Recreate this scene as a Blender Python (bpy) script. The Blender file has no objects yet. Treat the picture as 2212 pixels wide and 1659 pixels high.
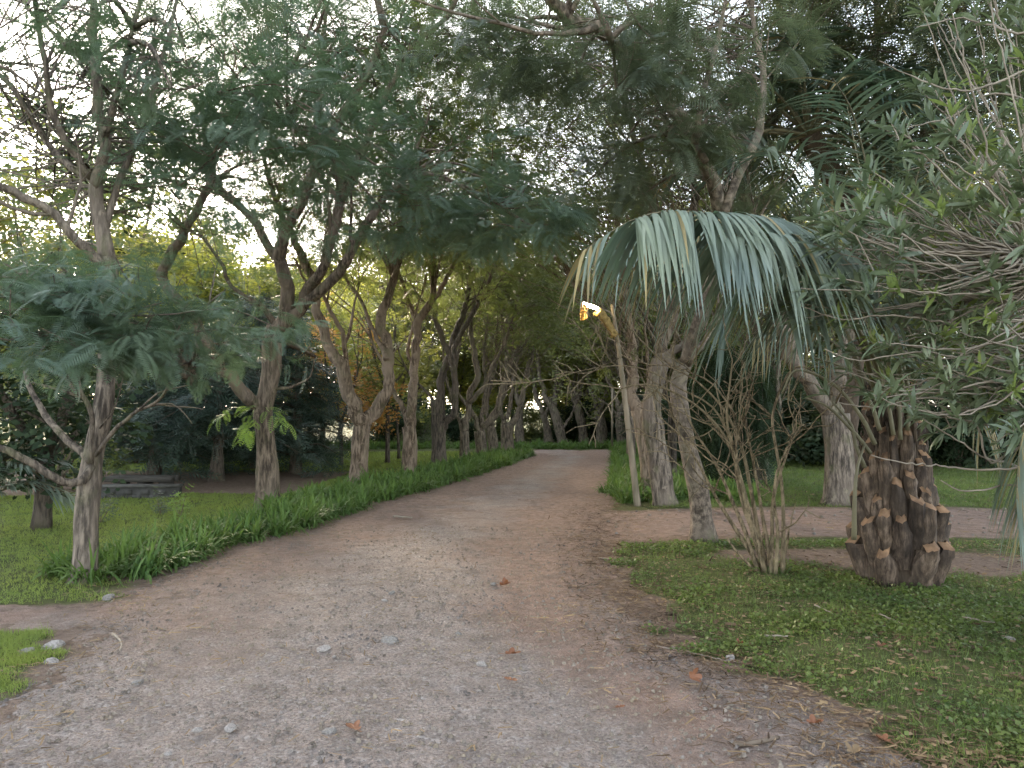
import bpy, math, time
import numpy as np
from mathutils import Vector
T0 = time.time()
sc = bpy.context.scene
COL = sc.collection
RNG = np.random.default_rng(7)
PI = math.pi

# ------------------------------------------------------------------ camera model
FPX, CX, CY, HOR = 1640.0, 1106.0, 829.5, 900.0
EYE = 1.6
PITCH = math.atan((HOR - CY) / FPX)
cp, sp = math.cos(PITCH), math.sin(PITCH)

def P(u, v, d):
    """point seen at (u, v) of the photo at forward distance d (metres)"""
    a = (u - CX) / FPX; b = (CY - v) / FPX
    Y = cp - b * sp; Z = sp + b * cp
    k = d / Y
    return np.array([a * k, d, EYE + Z * k])

def G(u, v):
    """point on level ground"""
    b = (CY - v) / FPX
    Y = cp - b * sp; Z = sp + b * cp
    k = -EYE / Z
    return np.array([(u - CX) / FPX * k, Y * k, 0.0])

# ------------------------------------------------------------------ numpy helpers
def unit(a):
    a = np.asarray(a, float)
    return a / np.maximum(np.linalg.norm(a, axis=-1, keepdims=True), 1e-9)

def _h(ix, iy, s):
    v = np.sin(ix * 127.1 + iy * 311.7 + s * 74.7) * 43758.5453
    return v - np.floor(v)

def vnoise(x, y, s=0):
    ix = np.floor(x); iy = np.floor(y); fx = x - ix; fy = y - iy
    fx = fx * fx * (3 - 2 * fx); fy = fy * fy * (3 - 2 * fy)
    a = _h(ix, iy, s); b = _h(ix + 1, iy, s); c = _h(ix, iy + 1, s); d = _h(ix + 1, iy + 1, s)
    return a + (b - a) * fx + (c - a) * fy + (a - b - c + d) * fx * fy

def fbm(x, y, s=0, o=4):
    r = 0; A = .5
    for i in range(o):
        r = r + A * vnoise(x, y, s + i * 13); x = x * 2.03; y = y * 2.03; A *= .5
    return r - .47

def sstep(a, b, x):
    t = np.clip((x - a) / (b - a), 0, 1)
    return t * t * (3 - 2 * t)

# ------------------------------------------------------------------ mesh builder
class MB:
    def __init__(s):
        s.v = []; s.q = []; s.t = []; s.qm = []; s.tm = []; s.n = 0
    def add(s, v, q=None, t=None, m=0):
        v = np.asarray(v, float).reshape(-1, 3)
        if q is not None and len(q):
            q = np.asarray(q, np.int64).reshape(-1, 4); s.q.append(q + s.n); s.qm.append(np.full(len(q), m))
        if t is not None and len(t):
            t = np.asarray(t, np.int64).reshape(-1, 3); s.t.append(t + s.n); s.tm.append(np.full(len(t), m))
        s.v.append(v); s.n += len(v)
    def mesh(s, name, mats, origin=(0, 0, 0), smooth=False):
        me = bpy.data.meshes.new(name)
        if s.n:
            V = np.concatenate(s.v) - np.asarray(origin, float)
            Q = np.concatenate(s.q) if s.q else np.zeros((0, 4), np.int64)
            Tt = np.concatenate(s.t) if s.t else np.zeros((0, 3), np.int64)
            M = np.concatenate(s.qm + s.tm) if (s.qm or s.tm) else np.zeros(0)
            me.vertices.add(len(V)); me.vertices.foreach_set('co', V.astype(np.float32).ravel())
            L = np.concatenate([Q.ravel(), Tt.ravel()])
            me.loops.add(len(L)); me.loops.foreach_set('vertex_index', L.astype(np.int32))
            nq, nt = len(Q), len(Tt)
            me.polygons.add(nq + nt)
            st = np.concatenate([np.arange(nq) * 4, nq * 4 + np.arange(nt) * 3])
            me.polygons.foreach_set('loop_start', st.astype(np.int32))
            try: me.polygons.foreach_set('loop_total', np.concatenate([np.full(nq, 4), np.full(nt, 3)]).astype(np.int32))
            except Exception: pass
            me.polygons.foreach_set('material_index', M.astype(np.int32))
            if smooth: me.polygons.foreach_set('use_smooth', np.ones(nq + nt, bool))
            me.update(calc_edges=True)
        for m in (mats if isinstance(mats, (list, tuple)) else [mats]): me.materials.append(m)
        return me
    def obj(s, name, mats, parent=None, origin=(0, 0, 0), smooth=False):
        o = bpy.data.objects.new(name, s.mesh(name, mats, origin, smooth))
        COL.objects.link(o)
        if parent is not None: o.parent = parent
        else: o.location = origin
        return o
    # ---- shapes
    def tube(s, pts, rad, k=8, m=0, cap=True, rough=0.0, flare=None):
        pts = np.asarray(pts, float); n = len(pts)
        rad = np.broadcast_to(np.asarray(rad, float), (n,)).copy()
        tg = np.gradient(pts, axis=0); tg = unit(tg)
        ax = unit(pts[-1] - pts[0] + 1e-9)
        ref = np.array([0, 0, 1.0]) if abs(ax[2]) < .8 else np.array([0.0, 1.0, 0.0])
        N = unit(np.cross(tg, ref)); B = np.cross(tg, N)
        a = np.arange(k) / k * 2 * PI
        R = rad[:, None] * np.ones(k)[None]
        if rough:
            R = R * (1 + rough * (RNG.random((n, k)) - .5) + rough * 1.3 * np.sin(a * 3 + RNG.random() * 6)[None] * .5)
        ring = pts[:, None] + R[..., None] * (np.cos(a)[None, :, None] * N[:, None] + np.sin(a)[None, :, None] * B[:, None])
        i = np.arange(n - 1)[:, None] * k; j = np.arange(k)[None]
        j2 = (j + 1) % k
        q = np.stack([i + j, i + j2, i + k + j2, i + k + j], -1).reshape(-1, 4)
        v = ring.reshape(-1, 3); t = None
        if cap and k >= 5:
            v = np.vstack([v, pts[:1], pts[-1:]])
            jj = np.arange(k)
            t = np.vstack([np.stack([(jj + 1) % k, jj, np.full(k, n * k)], -1),
                           np.stack([(n - 1) * k + jj, (n - 1) * k + (jj + 1) % k, np.full(k, n * k + 1)], -1)])
        s.add(v, q, t, m)
    def box(s, c, size, m=0, rz=0.0, R=None):
        x = np.array([[i, j, k] for i in (-.5, .5) for j in (-.5, .5) for k in (-.5, .5)]) * np.asarray(size)
        if R is not None: x = x @ np.asarray(R).T
        elif rz:
            c_, s_ = math.cos(rz), math.sin(rz)
            x = x @ np.array([[c_, s_, 0], [-s_, c_, 0], [0, 0, 1]])
        s.add(x + np.asarray(c), [[0, 1, 3, 2], [4, 6, 7, 5], [0, 4, 5, 1], [2, 3, 7, 6], [0, 2, 6, 4], [1, 5, 7, 3]], None, m)
    def stamp(s, tv, tq, pos, axis, up, scale, m=0):
        """copies of a template (x side, y along axis, z normal) at many places"""
        pos = np.asarray(pos, float).reshape(-1, 3); M = len(pos)
        if M == 0: return
        a = unit(axis); u = np.asarray(up, float)
        sd = unit(np.cross(a, u)); nn = np.cross(sd, a)
        R = np.stack([sd, a, nn], -1)                       # M,3,3 columns
        sc_ = np.broadcast_to(np.asarray(scale, float), (M,))
        v = np.einsum('mij,nj->mni', R, tv) * sc_[:, None, None] + pos[:, None]
        q = (np.arange(M)[:, None, None] * len(tv) + np.asarray(tq)[None]).reshape(-1, 4)
        s.add(v.reshape(-1, 3), q, None, m)

def smooth_path(p, step=.18, *extra):
    """Catmull-Rom resample; extra per-point values are carried along"""
    p = np.asarray(p, float); ex = [np.asarray(e, float) for e in extra]
    A = np.column_stack([p] + ex)
    A = np.vstack([2 * A[0] - A[1], A, 2 * A[-1] - A[-2]])
    out = []
    for i in range(1, len(A) - 2):
        L = np.linalg.norm(A[i + 1, :3] - A[i, :3]); n = max(2, int(L / step))
        t = (np.arange(n) / n)[:, None]
        a, b, c, d = A[i - 1], A[i], A[i + 1], A[i + 2]
        out.append(.5 * (2 * b + (c - a) * t + (2 * a - 5 * b + 4 * c - d) * t * t + (3 * b - a - 3 * c + d) * t ** 3))
    out.append(A[-2][None])
    o = np.vstack(out)
    return (o[:, :3],) + tuple(o[:, 3 + i] for i in range(len(ex)))

# ------------------------------------------------------------------ scene bookkeeping
def tag(o, label=None, cat=None, group=None, kind=None):
    if label: o['label'] = label
    if cat: o['category'] = cat
    if group: o['group'] = group
    if kind: o['kind'] = kind
    return o
def thing(name, label, cat, loc, group=None):
    o = bpy.data.objects.new(name, None); o.location = loc; o.empty_display_size = .2
    COL.objects.link(o)
    return tag(o, label, cat, group)
def dup(root, loc, rz=0., s=1., label=None, group=None):
    r = root.copy(); COL.objects.link(r); r.location = loc; r.rotation_euler = (0, 0, rz); r.scale = (s, s, s)
    if label: r['label'] = label
    if group: r['group'] = group
    for ch in list(root.children):
        c = ch.copy(); COL.objects.link(c); c.parent = r
        for g in list(ch.children):
            d = g.copy(); COL.objects.link(d); d.parent = c
    return r

# ------------------------------------------------------------------ materials
def newmat(name):
    m = bpy.data.materials.new(name); m.use_nodes = True
    nt = m.node_tree; nt.nodes.clear()
    out = nt.nodes.new('ShaderNodeOutputMaterial')
    return m, nt, out
def N(nt, t, **kw):
    n = nt.nodes.new(t)
    for k, v in kw.items(): setattr(n, k, v)
    return n
def ramp(nt, fac, stops):
    r = N(nt, 'ShaderNodeValToRGB')
    el = r.color_ramp.elements
    while len(el) > 1: el.remove(el[-1])
    el[0].position = stops[0][0]; el[0].color = (*stops[0][1], 1)
    for p_, c_ in stops[1:]:
        e = el.new(p_); e.color = (*c_, 1)
    nt.links.new(fac, r.inputs[0]); return r.outputs[0]
def noise(nt, scale, detail=4, vec=None, rough=.55):
    n = N(nt, 'ShaderNodeTexNoise'); n.inputs['Scale'].default_value = scale
    n.inputs['Detail'].default_value = detail; n.inputs['Roughness'].default_value = rough
    if vec is not None: nt.links.new(vec, n.inputs['Vector'])
    return n.outputs['Fac']
def objvec(nt, sx=1, sy=1, sz=1):
    t = N(nt, 'ShaderNodeTexCoord'); mp = N(nt, 'ShaderNodeMapping')
    mp.inputs['Scale'].default_value = (sx, sy, sz)
    nt.links.new(t.outputs['Object'], mp.inputs['Vector']); return mp.outputs[0]
def mixc(nt, fac, a, b):
    m = N(nt, 'ShaderNodeMix', data_type='RGBA')
    for i, v in ((0, fac), (6, a), (7, b)):
        if isinstance(v, (int, float)): m.inputs[i].default_value = v
        elif isinstance(v, tuple): m.inputs[i].default_value = (*v, 1)
        else: nt.links.new(v, m.inputs[i])
    return m.outputs[2]
def bump(nt, h, strength=.5, dist=.02):
    b = N(nt, 'ShaderNodeBump'); b.inputs['Strength'].default_value = strength; b.inputs['Distance'].default_value = dist
    nt.links.new(h, b.inputs['Height']); return b.outputs[0]

def leafmat(name, dark, light, trans=None, tf=.4, rough=.5, spec=.35, sc_=1.3):
    m, nt, out = newmat(name)
    g = N(nt, 'ShaderNodeNewGeometry')
    c1 = ramp(nt, g.outputs['Random Per Island'], [(0, dark), (.55, tuple(.5 * (a + b) for a, b in zip(dark, light))), (1, light)])
    nz = noise(nt, sc_, 2, objvec(nt))
    c = mixc(nt, ramp(nt, nz, [(.35, (0, 0, 0)), (.7, (1, 1, 1))]), c1, tuple(.55 * a + .45 * b for a, b in zip(light, (light[0] * 1.2, light[1], light[2] * .5))))
    p = N(nt, 'ShaderNodeBsdfPrincipled'); p.inputs['Roughness'].default_value = rough
    p.inputs['Specular IOR Level'].default_value = spec
    nt.links.new(c, p.inputs['Base Color'])
    if tf > 0:
        tr = N(nt, 'ShaderNodeBsdfTranslucent')
        tc = trans or tuple(min(1, a * k) for a, k in zip(light, (2.0, 1.8, .9)))
        tr.inputs['Color'].default_value = (*tc, 1)
        mx = N(nt, 'ShaderNodeMixShader'); mx.inputs[0].default_value = tf
        nt.links.new(p.outputs[0], mx.inputs[1]); nt.links.new(tr.outputs[0], mx.inputs[2])
        nt.links.new(mx.outputs[0], out.inputs[0])
    else: nt.links.new(p.outputs[0], out.inputs[0])
    return m

def barkmat(name, a, b, c=None, sx=9, sz=1.6, bs=.9, ring=False, moss=0.):
    m, nt, out = newmat(name)
    v = objvec(nt, sx, sx, sz) if not ring else objvec(nt, 4, 4, 11)
    n1 = noise(nt, 2.2, 6, v, .65)
    n2 = noise(nt, 1.1, 3, objvec(nt, 1.5, 1.5, .8))
    col = ramp(nt, n1, [(.36, tuple(x * .55 for x in a)), (.45, a), (.54, tuple(.5 * (x + y) for x, y in zip(a, b))), (.66, b)])
    n4 = noise(nt, 7, 4, objvec(nt, 1, 1, .8), .6)
    if c is not None: col = mixc(nt, ramp(nt, n2, [(.45, (0, 0, 0)), (.65, (1, 1, 1))]), col, c)
    col = mixc(nt, ramp(nt, n4, [(.60, (0, 0, 0)), (.68, (.5, .5, .5))]), col, tuple(min(.5, x * 1.35) for x in b))
    if moss:
        n3 = noise(nt, 4, 5, objvec(nt, 1, 1, .7))
        col = mixc(nt, ramp(nt, n3, [(.52, (0, 0, 0)), (.7, (moss, moss, moss))]), col, (.10, .11, .045))
    p = N(nt, 'ShaderNodeBsdfPrincipled'); p.inputs['Roughness'].default_value = .9
    p.inputs['Specular IOR Level'].default_value = .15
    nt.links.new(col, p.inputs['Base Color'])
    nt.links.new(bump(nt, n1, bs, .05), p.inputs['Normal'])
    nt.links.new(p.outputs[0], out.inputs[0]); return m

def plain(name, a, b, scale=6, rough=.85, bs=.3, bd=.01, spec=.2, vec=(1, 1, 1)):
    m, nt, out = newmat(name)
    n1 = noise(nt, scale, 5, objvec(nt, *vec))
    p = N(nt, 'ShaderNodeBsdfPrincipled'); p.inputs['Roughness'].default_value = rough
    p.inputs['Specular IOR Level'].default_value = spec
    nt.links.new(ramp(nt, n1, [(.3, a), (.7, b)]), p.inputs['Base Color'])
    if bs: nt.links.new(bump(nt, n1, bs, bd), p.inputs['Normal'])
    nt.links.new(p.outputs[0], out.inputs[0]); return m

M = {}
M['bark_tan'] = barkmat('bark_tan', (.10, .072, .05), (.30, .225, .165), (.25, .19, .145), moss=.35)
M['bark_dark'] = barkmat('bark_dark', (.055, .045, .037), (.17, .135, .105), (.12, .095, .075), moss=.35)
M['bark_backlit'] = barkmat('bark_backlit', (.075, .056, .042), (.235, .178, .132), (.18, .14, .105), moss=.4)  # tan bark darkened: shade of backlit limbs put into the colour
M['bark_grey'] = barkmat('bark_grey', (.075, .060, .048), (.25, .20, .155), (.17, .135, .105), moss=.5)
M['bark_ring'] = barkmat('bark_ring', (.085, .066, .05), (.25, .195, .148), (.17, .135, .105), sx=6, sz=5, bs=.7, moss=.35)
M['bark_far'] = barkmat('bark_far', (.085, .068, .052), (.24, .19, .142), (.175, .142, .105), moss=.4)
M['cane'] = barkmat('cane', (.10, .076, .046), (.28, .21, .13), (.19, .15, .09), sx=14, sz=5, bs=.4)
M['twig'] = plain('dry_twig', (.09, .065, .045), (.20, .155, .115), 8, .9, 0)
M['twig_pale'] = plain('pale_twig', (.14, .112, .085), (.30, .25, .195), 8, .85, 0)
M['leaf_jac'] = leafmat('jacaranda_leaf', (.050, .082, .066), (.098, .140, .108), (.13, .21, .09), .36)
M['leaf_mid'] = leafmat('avenue_leaf', (.045, .066, .034), (.090, .112, .052), (.20, .24, .06), .42)
M['leaf_far'] = leafmat('far_leaf', (.050, .066, .026), (.115, .128, .042), (.32, .33, .08), .45)
M['leaf_backlit'] = leafmat('backlit_leaf', (.10, .13, .03), (.22, .24, .06), (.50, .50, .09), .5)  # yellow glow of backlit foliage put into the leaf colour
M['leaf_orange'] = leafmat('autumn_leaf', (.26, .125, .04), (.46, .25, .08), (.60, .34, .09), .45)
M['leaf_dark'] = leafmat('evergreen_leaf', (.014, .026, .016), (.034, .054, .032), (.06, .09, .03), .2, .7, .12)
M['leaf_spruce'] = leafmat('cedar_needle', (.024, .046, .040), (.060, .095, .080), (.06, .10, .06), .15)
M['leaf_grey'] = leafmat('dull_leaf', (.040, .058, .044), (.085, .108, .078), (.16, .20, .09), .36)
M['leaf_palm'] = leafmat('palm_leaflet', (.080, .108, .092), (.185, .228, .198), (.16, .26, .14), .22, .42, .5)
M['leaf_palmd'] = leafmat('dark_palm_leaflet', (.04, .065, .055), (.085, .125, .105), (.10, .16, .08), .25, .45, .45)
M['leaf_old'] = leafmat('straw_leaflet', (.17, .14, .08), (.32, .27, .16), (.25, .20, .09), .2, .7, .2)
M['leaf_ole'] = leafmat('oleander_leaf', (.060, .085, .058), (.135, .165, .112), (.18, .25, .10), .26, .4, .45)
M['leaf_ole2'] = leafmat('young_oleander_leaf', (.09, .13, .04), (.18, .225, .075), (.28, .36, .09), .35, .45, .4)
M['strap'] = leafmat('strap_leaf', (.042, .085, .026), (.095, .155, .048), (.17, .28, .05), .25, .6, .15)
M['grass'] = leafmat('lawn_blade', (.095, .145, .036), (.195, .245, .066), (.25, .32, .07), .4, .55, .25)
M['clover'] = leafmat('clover_leaf', (.030, .058, .018), (.118, .150, .046), (.16, .26, .05), .3, .5, .3)
M['sunny'] = leafmat('sapling_leaf', (.08, .15, .035), (.16, .25, .06), (.30, .44, .08), .45)
def bootmat():
    m, nt, out = newmat('palm_boot'); g = N(nt, 'ShaderNodeNewGeometry')
    n1 = noise(nt, 26, 6, objvec(nt, 1, 1, .18), .7); n2 = noise(nt, 5, 4, objvec(nt))
    c = ramp(nt, n1, [(.34, (.028, .02, .014)), (.48, (.125, .09, .066)), (.64, (.27, .205, .155))])
    c = mixc(nt, ramp(nt, n2, [(.42, (.75, .75, .75)), (.62, (0, 0, 0))]), c, (.045, .034, .026))
    c2 = N(nt, 'ShaderNodeMix', data_type='RGBA', blend_type='MULTIPLY'); c2.inputs[0].default_value = 1
    nt.links.new(c, c2.inputs[6]); nt.links.new(ramp(nt, g.outputs['Random Per Island'], [(0, (.45, .42, .40)), (1, (1.15, 1.1, 1.05))]), c2.inputs[7])
    p = N(nt, 'ShaderNodeBsdfPrincipled'); p.inputs['Roughness'].default_value = .8; p.inputs['Specular IOR Level'].default_value = .25
    nt.links.new(c2.outputs[2], p.inputs['Base Color']); nt.links.new(bump(nt, n1, .8, .015), p.inputs['Normal'])
    nt.links.new(p.outputs[0], out.inputs[0]); return m
M['boot'] = bootmat()
M['boot_cut'] = plain('cut_boot_end', (.09, .055, .034), (.31, .185, .105), 9, .85, .2)
M['fibre'] = plain('palm_fibre', (.035, .025, .018), (.10, .072, .05), 22, .95, .8, .02, vec=(1, 1, .3))
M['petiole'] = plain('petiole', (.085, .075, .045), (.19, .165, .10), 5, .55, 0, vec=(1, 1, .4))
M['stone'] = plain('stone', (.17, .148, .13), (.36, .32, .285), 5, .85, .6, .02)
M['stone_dark'] = plain('dark_stone', (.13, .115, .10), (.25, .225, .20), 6, .85, .6, .02)
M['pebble'] = leafmat('pebble', (.09, .076, .066), (.235, .203, .18), None, 0, .9, .15)
M['litter'] = leafmat('leaf_litter', (.06, .04, .026), (.26, .19, .125), None, 0, .9, .1)
M['litter_dark'] = leafmat('dark_litter', (.03, .02, .014), (.13, .088, .06), None, 0, .95, .1)
M['dryleaf'] = leafmat('dry_leaf', (.10, .042, .024), (.21, .095, .052), (.3, .12, .05), .08, .6, .3)
M['timber'] = plain('weathered_timber', (.04, .036, .031), (.095, .086, .076), 5, .8, .4, .01, vec=(.4, 6, 6))
M['wallstone'] = plain('dark_masonry', (.035, .034, .03), (.085, .08, .072), 4, .9, .5, .03)
M['coping'] = plain('pale_coping', (.06, .056, .05), (.125, .118, .105), 5, .8, .3)
M['bamboo'] = plain('lamp_pole_wood', (.095, .085, .055), (.27, .215, .155), 3, .7, .3, .01, vec=(3, 3, .6))
M['wicker'] = plain('wicker', (.25, .15, .045), (.42, .27, .085), 9, .6, .2)
M['rope'] = plain('straw_binding', (.17, .115, .045), (.33, .23, .085), 14, .8, .8, .02)
def emis(name, col, s):
    m, nt, out = newmat(name); e = N(nt, 'ShaderNodeEmission')
    e.inputs[0].default_value = (*col, 1); e.inputs[1].default_value = s
    nt.links.new(e.outputs[0], out.inputs[0]); return m
M['bulb'] = emis('lit_tube', (1, .80, .45), 30)

# ------------------------------------------------------------------ ground layout
LY = np.array([0, 2.5, 3.98, 5.4, 6.4, 7.3, 9.4, 10.9, 14.2, 16.4, 20.2, 24.3, 30.9, 31.6, 33, 60])
LX = np.array([-2.0, -2.3, -2.75, -3.05, -3.35, -3.55, -3.45, -3.0, -2.55, -1.98, -1.2, -.3, .72, .4, -1.0, -1.0])
RY = np.array([0, 2, 3.46, 3.98, 4.37, 4.95, 5.36, 6.73, 8.75, 10.5, 13.8, 18.7, 26, 33, 36, 37, 60])
RX = np.array([2.6, 2.2, 1.86, 1.80, 1.58, 1.37, 1.05, .98, 1.05, 1.25, 1.70, 2.45, 3.45, 4.4, 4.8, 4.4, -20])
def Lx(y): return np.interp(y, LY, LX)
def Rx(y): return np.interp(y, RY, RX)
def path_e(x, y):
    """signed distance-like value: > 0 on the drive"""
    e = np.minimum(np.minimum(x - Lx(y), Rx(y) - x), (36.6 - y) * 1.0)
    return e
def track_e(x, y):
    # right-hand side track and small left-hand track
    c = 11.35 + .04 * (x - 3) + .2 * np.sin(x * .5)
    e1 = np.where(x > .5, 1.28 + .02 * x - np.abs(y - c), -9)
    c2 = 6.15 + .06 * (x + 3)
    e2 = np.where(x < -1.5, .28 - np.abs(y - c2), -9)
    return np.maximum(e1, e2)
def gz(x, y):
    x = np.asarray(x, float); y = np.asarray(y, float)
    z = .10 * fbm(x * .16, y * .16, 3, 3) * sstep(2, 14, np.hypot(x, y))
    z = z + .035 * fbm(x * .9, y * .9, 5, 3)
    e = path_e(x, y)
    lawn = sstep(.25, 1.3, -e)
    return z + .03 * lawn - .0 * e

# axes: dense near the camera
def axis(lim, d0, g):
    a = [0.0]; d = d0
    while a[-1] < lim: a.append(a[-1] + d); d *= g
    return np.array(a)
ax_ = axis(260, .045, 1.028)
gx = np.concatenate([-ax_[:0:-1], ax_])
ay_ = axis(330, .05, 1.026)
gy = np.concatenate([-axis(40, .3, 1.2)[:0:-1], ay_]) + 2.0
X, Y = np.meshgrid(gx, gy)
Z = gz(X, Y) + .018 * fbm(X * 6, Y * 6, 11, 3) * sstep(30, 3, np.hypot(X, Y))
Z = Z + 4.0 * sstep(70, 250, np.hypot(X, Y))
Z = Z - .09 * sstep(.15, .6, np.where(Y > 1.5, path_e(X, Y), 1)) - .03 * sstep(.1, .5, track_e(X, Y))
nx, ny = len(gx), len(gy)
ii = np.arange(nx * ny).reshape(ny, nx)
gq = np.stack([ii[:-1, :-1], ii[:-1, 1:], ii[1:, 1:], ii[1:, :-1]], -1).reshape(-1, 4)
def grass_mask(x, y):
    n = fbm(x * .9, y * .9, 21, 4)
    n2 = fbm(x * 3.1, y * 3.1, 23, 3)
    e = path_e(x, y); t = track_e(x, y)
    left = x < .5 * (Lx(y) + Rx(y))
    # left: lawn beyond the border, island between drive and side track
    gl = np.where(y < 7.5, sstep(-.12, .45, -e + n * .9 + n2 * .7), sstep(.0, .7, -e + n * .9 - .15)) * sstep(.05, -.35, t + n * .6)
    gr = sstep(-.1, .45, -e + n * .55 + n2 * .8) * sstep(.05, -.6, t + n * .7)
    g = np.where(left, gl, gr)
    # bare earth round the shrub and palm, under the cedars
    bare = .8 * np.exp(-(((x - 3.2) / 1.2) ** 2 + ((y - 8.7) / .5) ** 2)) + .8 * np.exp(-(((x - 4.9) / 1.4) ** 2 + ((y - 8.3) / .9) ** 2)) \
        + .9 * np.exp(-(((x - 4.9) / .7) ** 2 + ((y - 5.6) / .5) ** 2))
    bare2 = np.where((x < -4.5) & (y > 15.2), sstep(15.2, 16.2, y + n * 2) * sstep(24, 20, y), 0)
    bare3 = np.where((x < Lx(y)) & (y > 7.5) & (y < 31), sstep(1.25, .8, -e), 0)
    g = g * (1 - np.clip(bare * 1.2 + n2 * .8 * (bare > .2), 0, 1)) * (1 - .85 * bare2) * (1 - bare3)
    return np.clip(g, 0, 1)
mask = grass_mask(X, Y)
gb = MB(); gb.add(np.stack([X, Y, Z], -1), gq)

def ground_material():
    m, nt, out = newmat('ground_soil_and_turf')
    at = N(nt, 'ShaderNodeAttribute', attribute_name='turf')
    v = objvec(nt)
    n1 = noise(nt, 1.2, 6, v); n2 = noise(nt, 14, 6, v, .65); n3 = noise(nt, 70, 4, v, .7); n4 = noise(nt, .22, 3, v)
    soil = ramp(nt, n2, [(.28, (.10, .070, .052)), (.5, (.20, .143, .108)), (.72, (.30, .222, .172))])
    soil = mixc(nt, ramp(nt, n3, [(.35, (.75, .75, .75)), (.62, (0, 0, 0))]), soil, (.12, .085, .062))
    turf = ramp(nt, n2, [(.25, (.034, .034, .016)), (.5, (.064, .076, .025)), (.75, (.115, .122, .046))])
    turf = mixc(nt, ramp(nt, n1, [(.45, (0, 0, 0)), (.75, (.6, .6, .6))]), turf, (.12, .115, .045))
    f = N(nt, 'ShaderNodeMath', operation='ADD'); nt.links.new(at.outputs['Fac'], f.inputs[0])
    s_ = N(nt, 'ShaderNodeMath', operation='MULTIPLY_ADD'); nt.links.new(n2, s_.inputs[0]); s_.inputs[1].default_value = .9; s_.inputs[2].default_value = -.45
    nt.links.new(s_.outputs[0], f.inputs[1])
    col = mixc(nt, ramp(nt, f.outputs[0], [(.35, (0, 0, 0)), (.6, (1, 1, 1))]), soil, turf)
    p = N(nt, 'ShaderNodeBsdfPrincipled'); p.inputs['Roughness'].default_value = .95; p.inputs['Specular IOR Level'].default_value = .1
    nt.links.new(col, p.inputs['Base Color'])
    h = N(nt, 'ShaderNodeMath', operation='ADD'); nt.links.new(n2, h.inputs[0]); nt.links.new(n3, h.inputs[1])
    nt.links.new(bump(nt, h.outputs[0], .8, .02), p.inputs['Normal'])
    nt.links.new(p.outputs[0], out.inputs[0]); return m
go = gb.obj('ground', ground_material(), smooth=True)
at = go.data.attributes.new('turf', 'FLOAT', 'POINT'); at.data.foreach_set('value', mask.ravel().astype(np.float32))
tag(go, 'park ground of turf and bare earth on both sides of the drive', 'ground', kind='structure')

# ---- drive sheet
def gravel_material():
    m, nt, out = newmat('gravel_drive')
    v = objvec(nt)
    at = N(nt, 'ShaderNodeAttribute', attribute_name='gravel')
    n1 = noise(nt, .9, 5, v); n2 = noise(nt, 9, 6, v, .65); n3 = noise(nt, 55, 5, v, .7); n4 = noise(nt, 160, 3, v, .7)
    vor = N(nt, 'ShaderNodeTexVoronoi'); vor.inputs['Scale'].default_value = 48; nt.links.new(v, vor.inputs['Vector'])
    vor2 = N(nt, 'ShaderNodeTexVoronoi'); vor2.inputs['Scale'].default_value = 95; nt.links.new(v, vor2.inputs['Vector'])
    grav = ramp(nt, n3, [(.30, (.095, .078, .066)), (.45, (.265, .212, .178)), (.58, (.35, .288, .246)), (.72, (.55, .48, .42))])
    peb = ramp(nt, vor.outputs['Color'], [(.0, (.10, .085, .074)), (.6, (.28, .242, .214)), (1, (.52, .475, .43))])
    grav = mixc(nt, ramp(nt, n2, [(.45, (.0, .0, .0)), (.62, (.75, .75, .75))]), grav, peb)
    soil = ramp(nt, n2, [(.28, (.175, .112, .083)), (.5, (.30, .202, .153)), (.74, (.385, .275, .217))])
    soil = mixc(nt, ramp(nt, n4, [(.34, (.6, .6, .6)), (.6, (0, 0, 0))]), soil, (.15, .11, .085))
    f = N(nt, 'ShaderNodeMath', operation='MULTIPLY_ADD'); nt.links.new(n1, f.inputs[0]); f.inputs[1].default_value = 1.1
    nt.links.new(at.outputs['Fac'], f.inputs[2])
    col = mixc(nt, ramp(nt, f.outputs[0], [(.55, (0, 0, 0)), (1.0, (.95, .95, .95))]), soil, grav)
    n5 = noise(nt, 3.2, 6, v, .7)
    col = mixc(nt, ramp(nt, n5, [(.36, (.55, .55, .55)), (.52, (0, 0, 0))]), col, (.16, .125, .10))
    col = mixc(nt, ramp(nt, n4, [(.60, (0, 0, 0)), (.72, (.55, .55, .55))]), col, (.46, .42, .38))
    p = N(nt, 'ShaderNodeBsdfPrincipled'); p.inputs['Roughness'].default_value = .93; p.inputs['Specular IOR Level'].default_value = .15
    nt.links.new(col, p.inputs['Base Color'])
    h = N(nt, 'ShaderNodeMath', operation='MULTIPLY_ADD'); nt.links.new(vor.outputs['Distance'], h.inputs[0]); h.inputs[1].default_value = -.6
    nt.links.new(n3, h.inputs[2])
    h2 = N(nt, 'ShaderNodeMath', operation='ADD'); nt.links.new(h.outputs[0], h2.inputs[0]); nt.links.new(n2, h2.inputs[1])
    nt.links.new(bump(nt, h2.outputs[0], 1.0, .03), p.inputs['Normal'])
    nt.links.new(p.outputs[0], out.inputs[0]); return m
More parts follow.
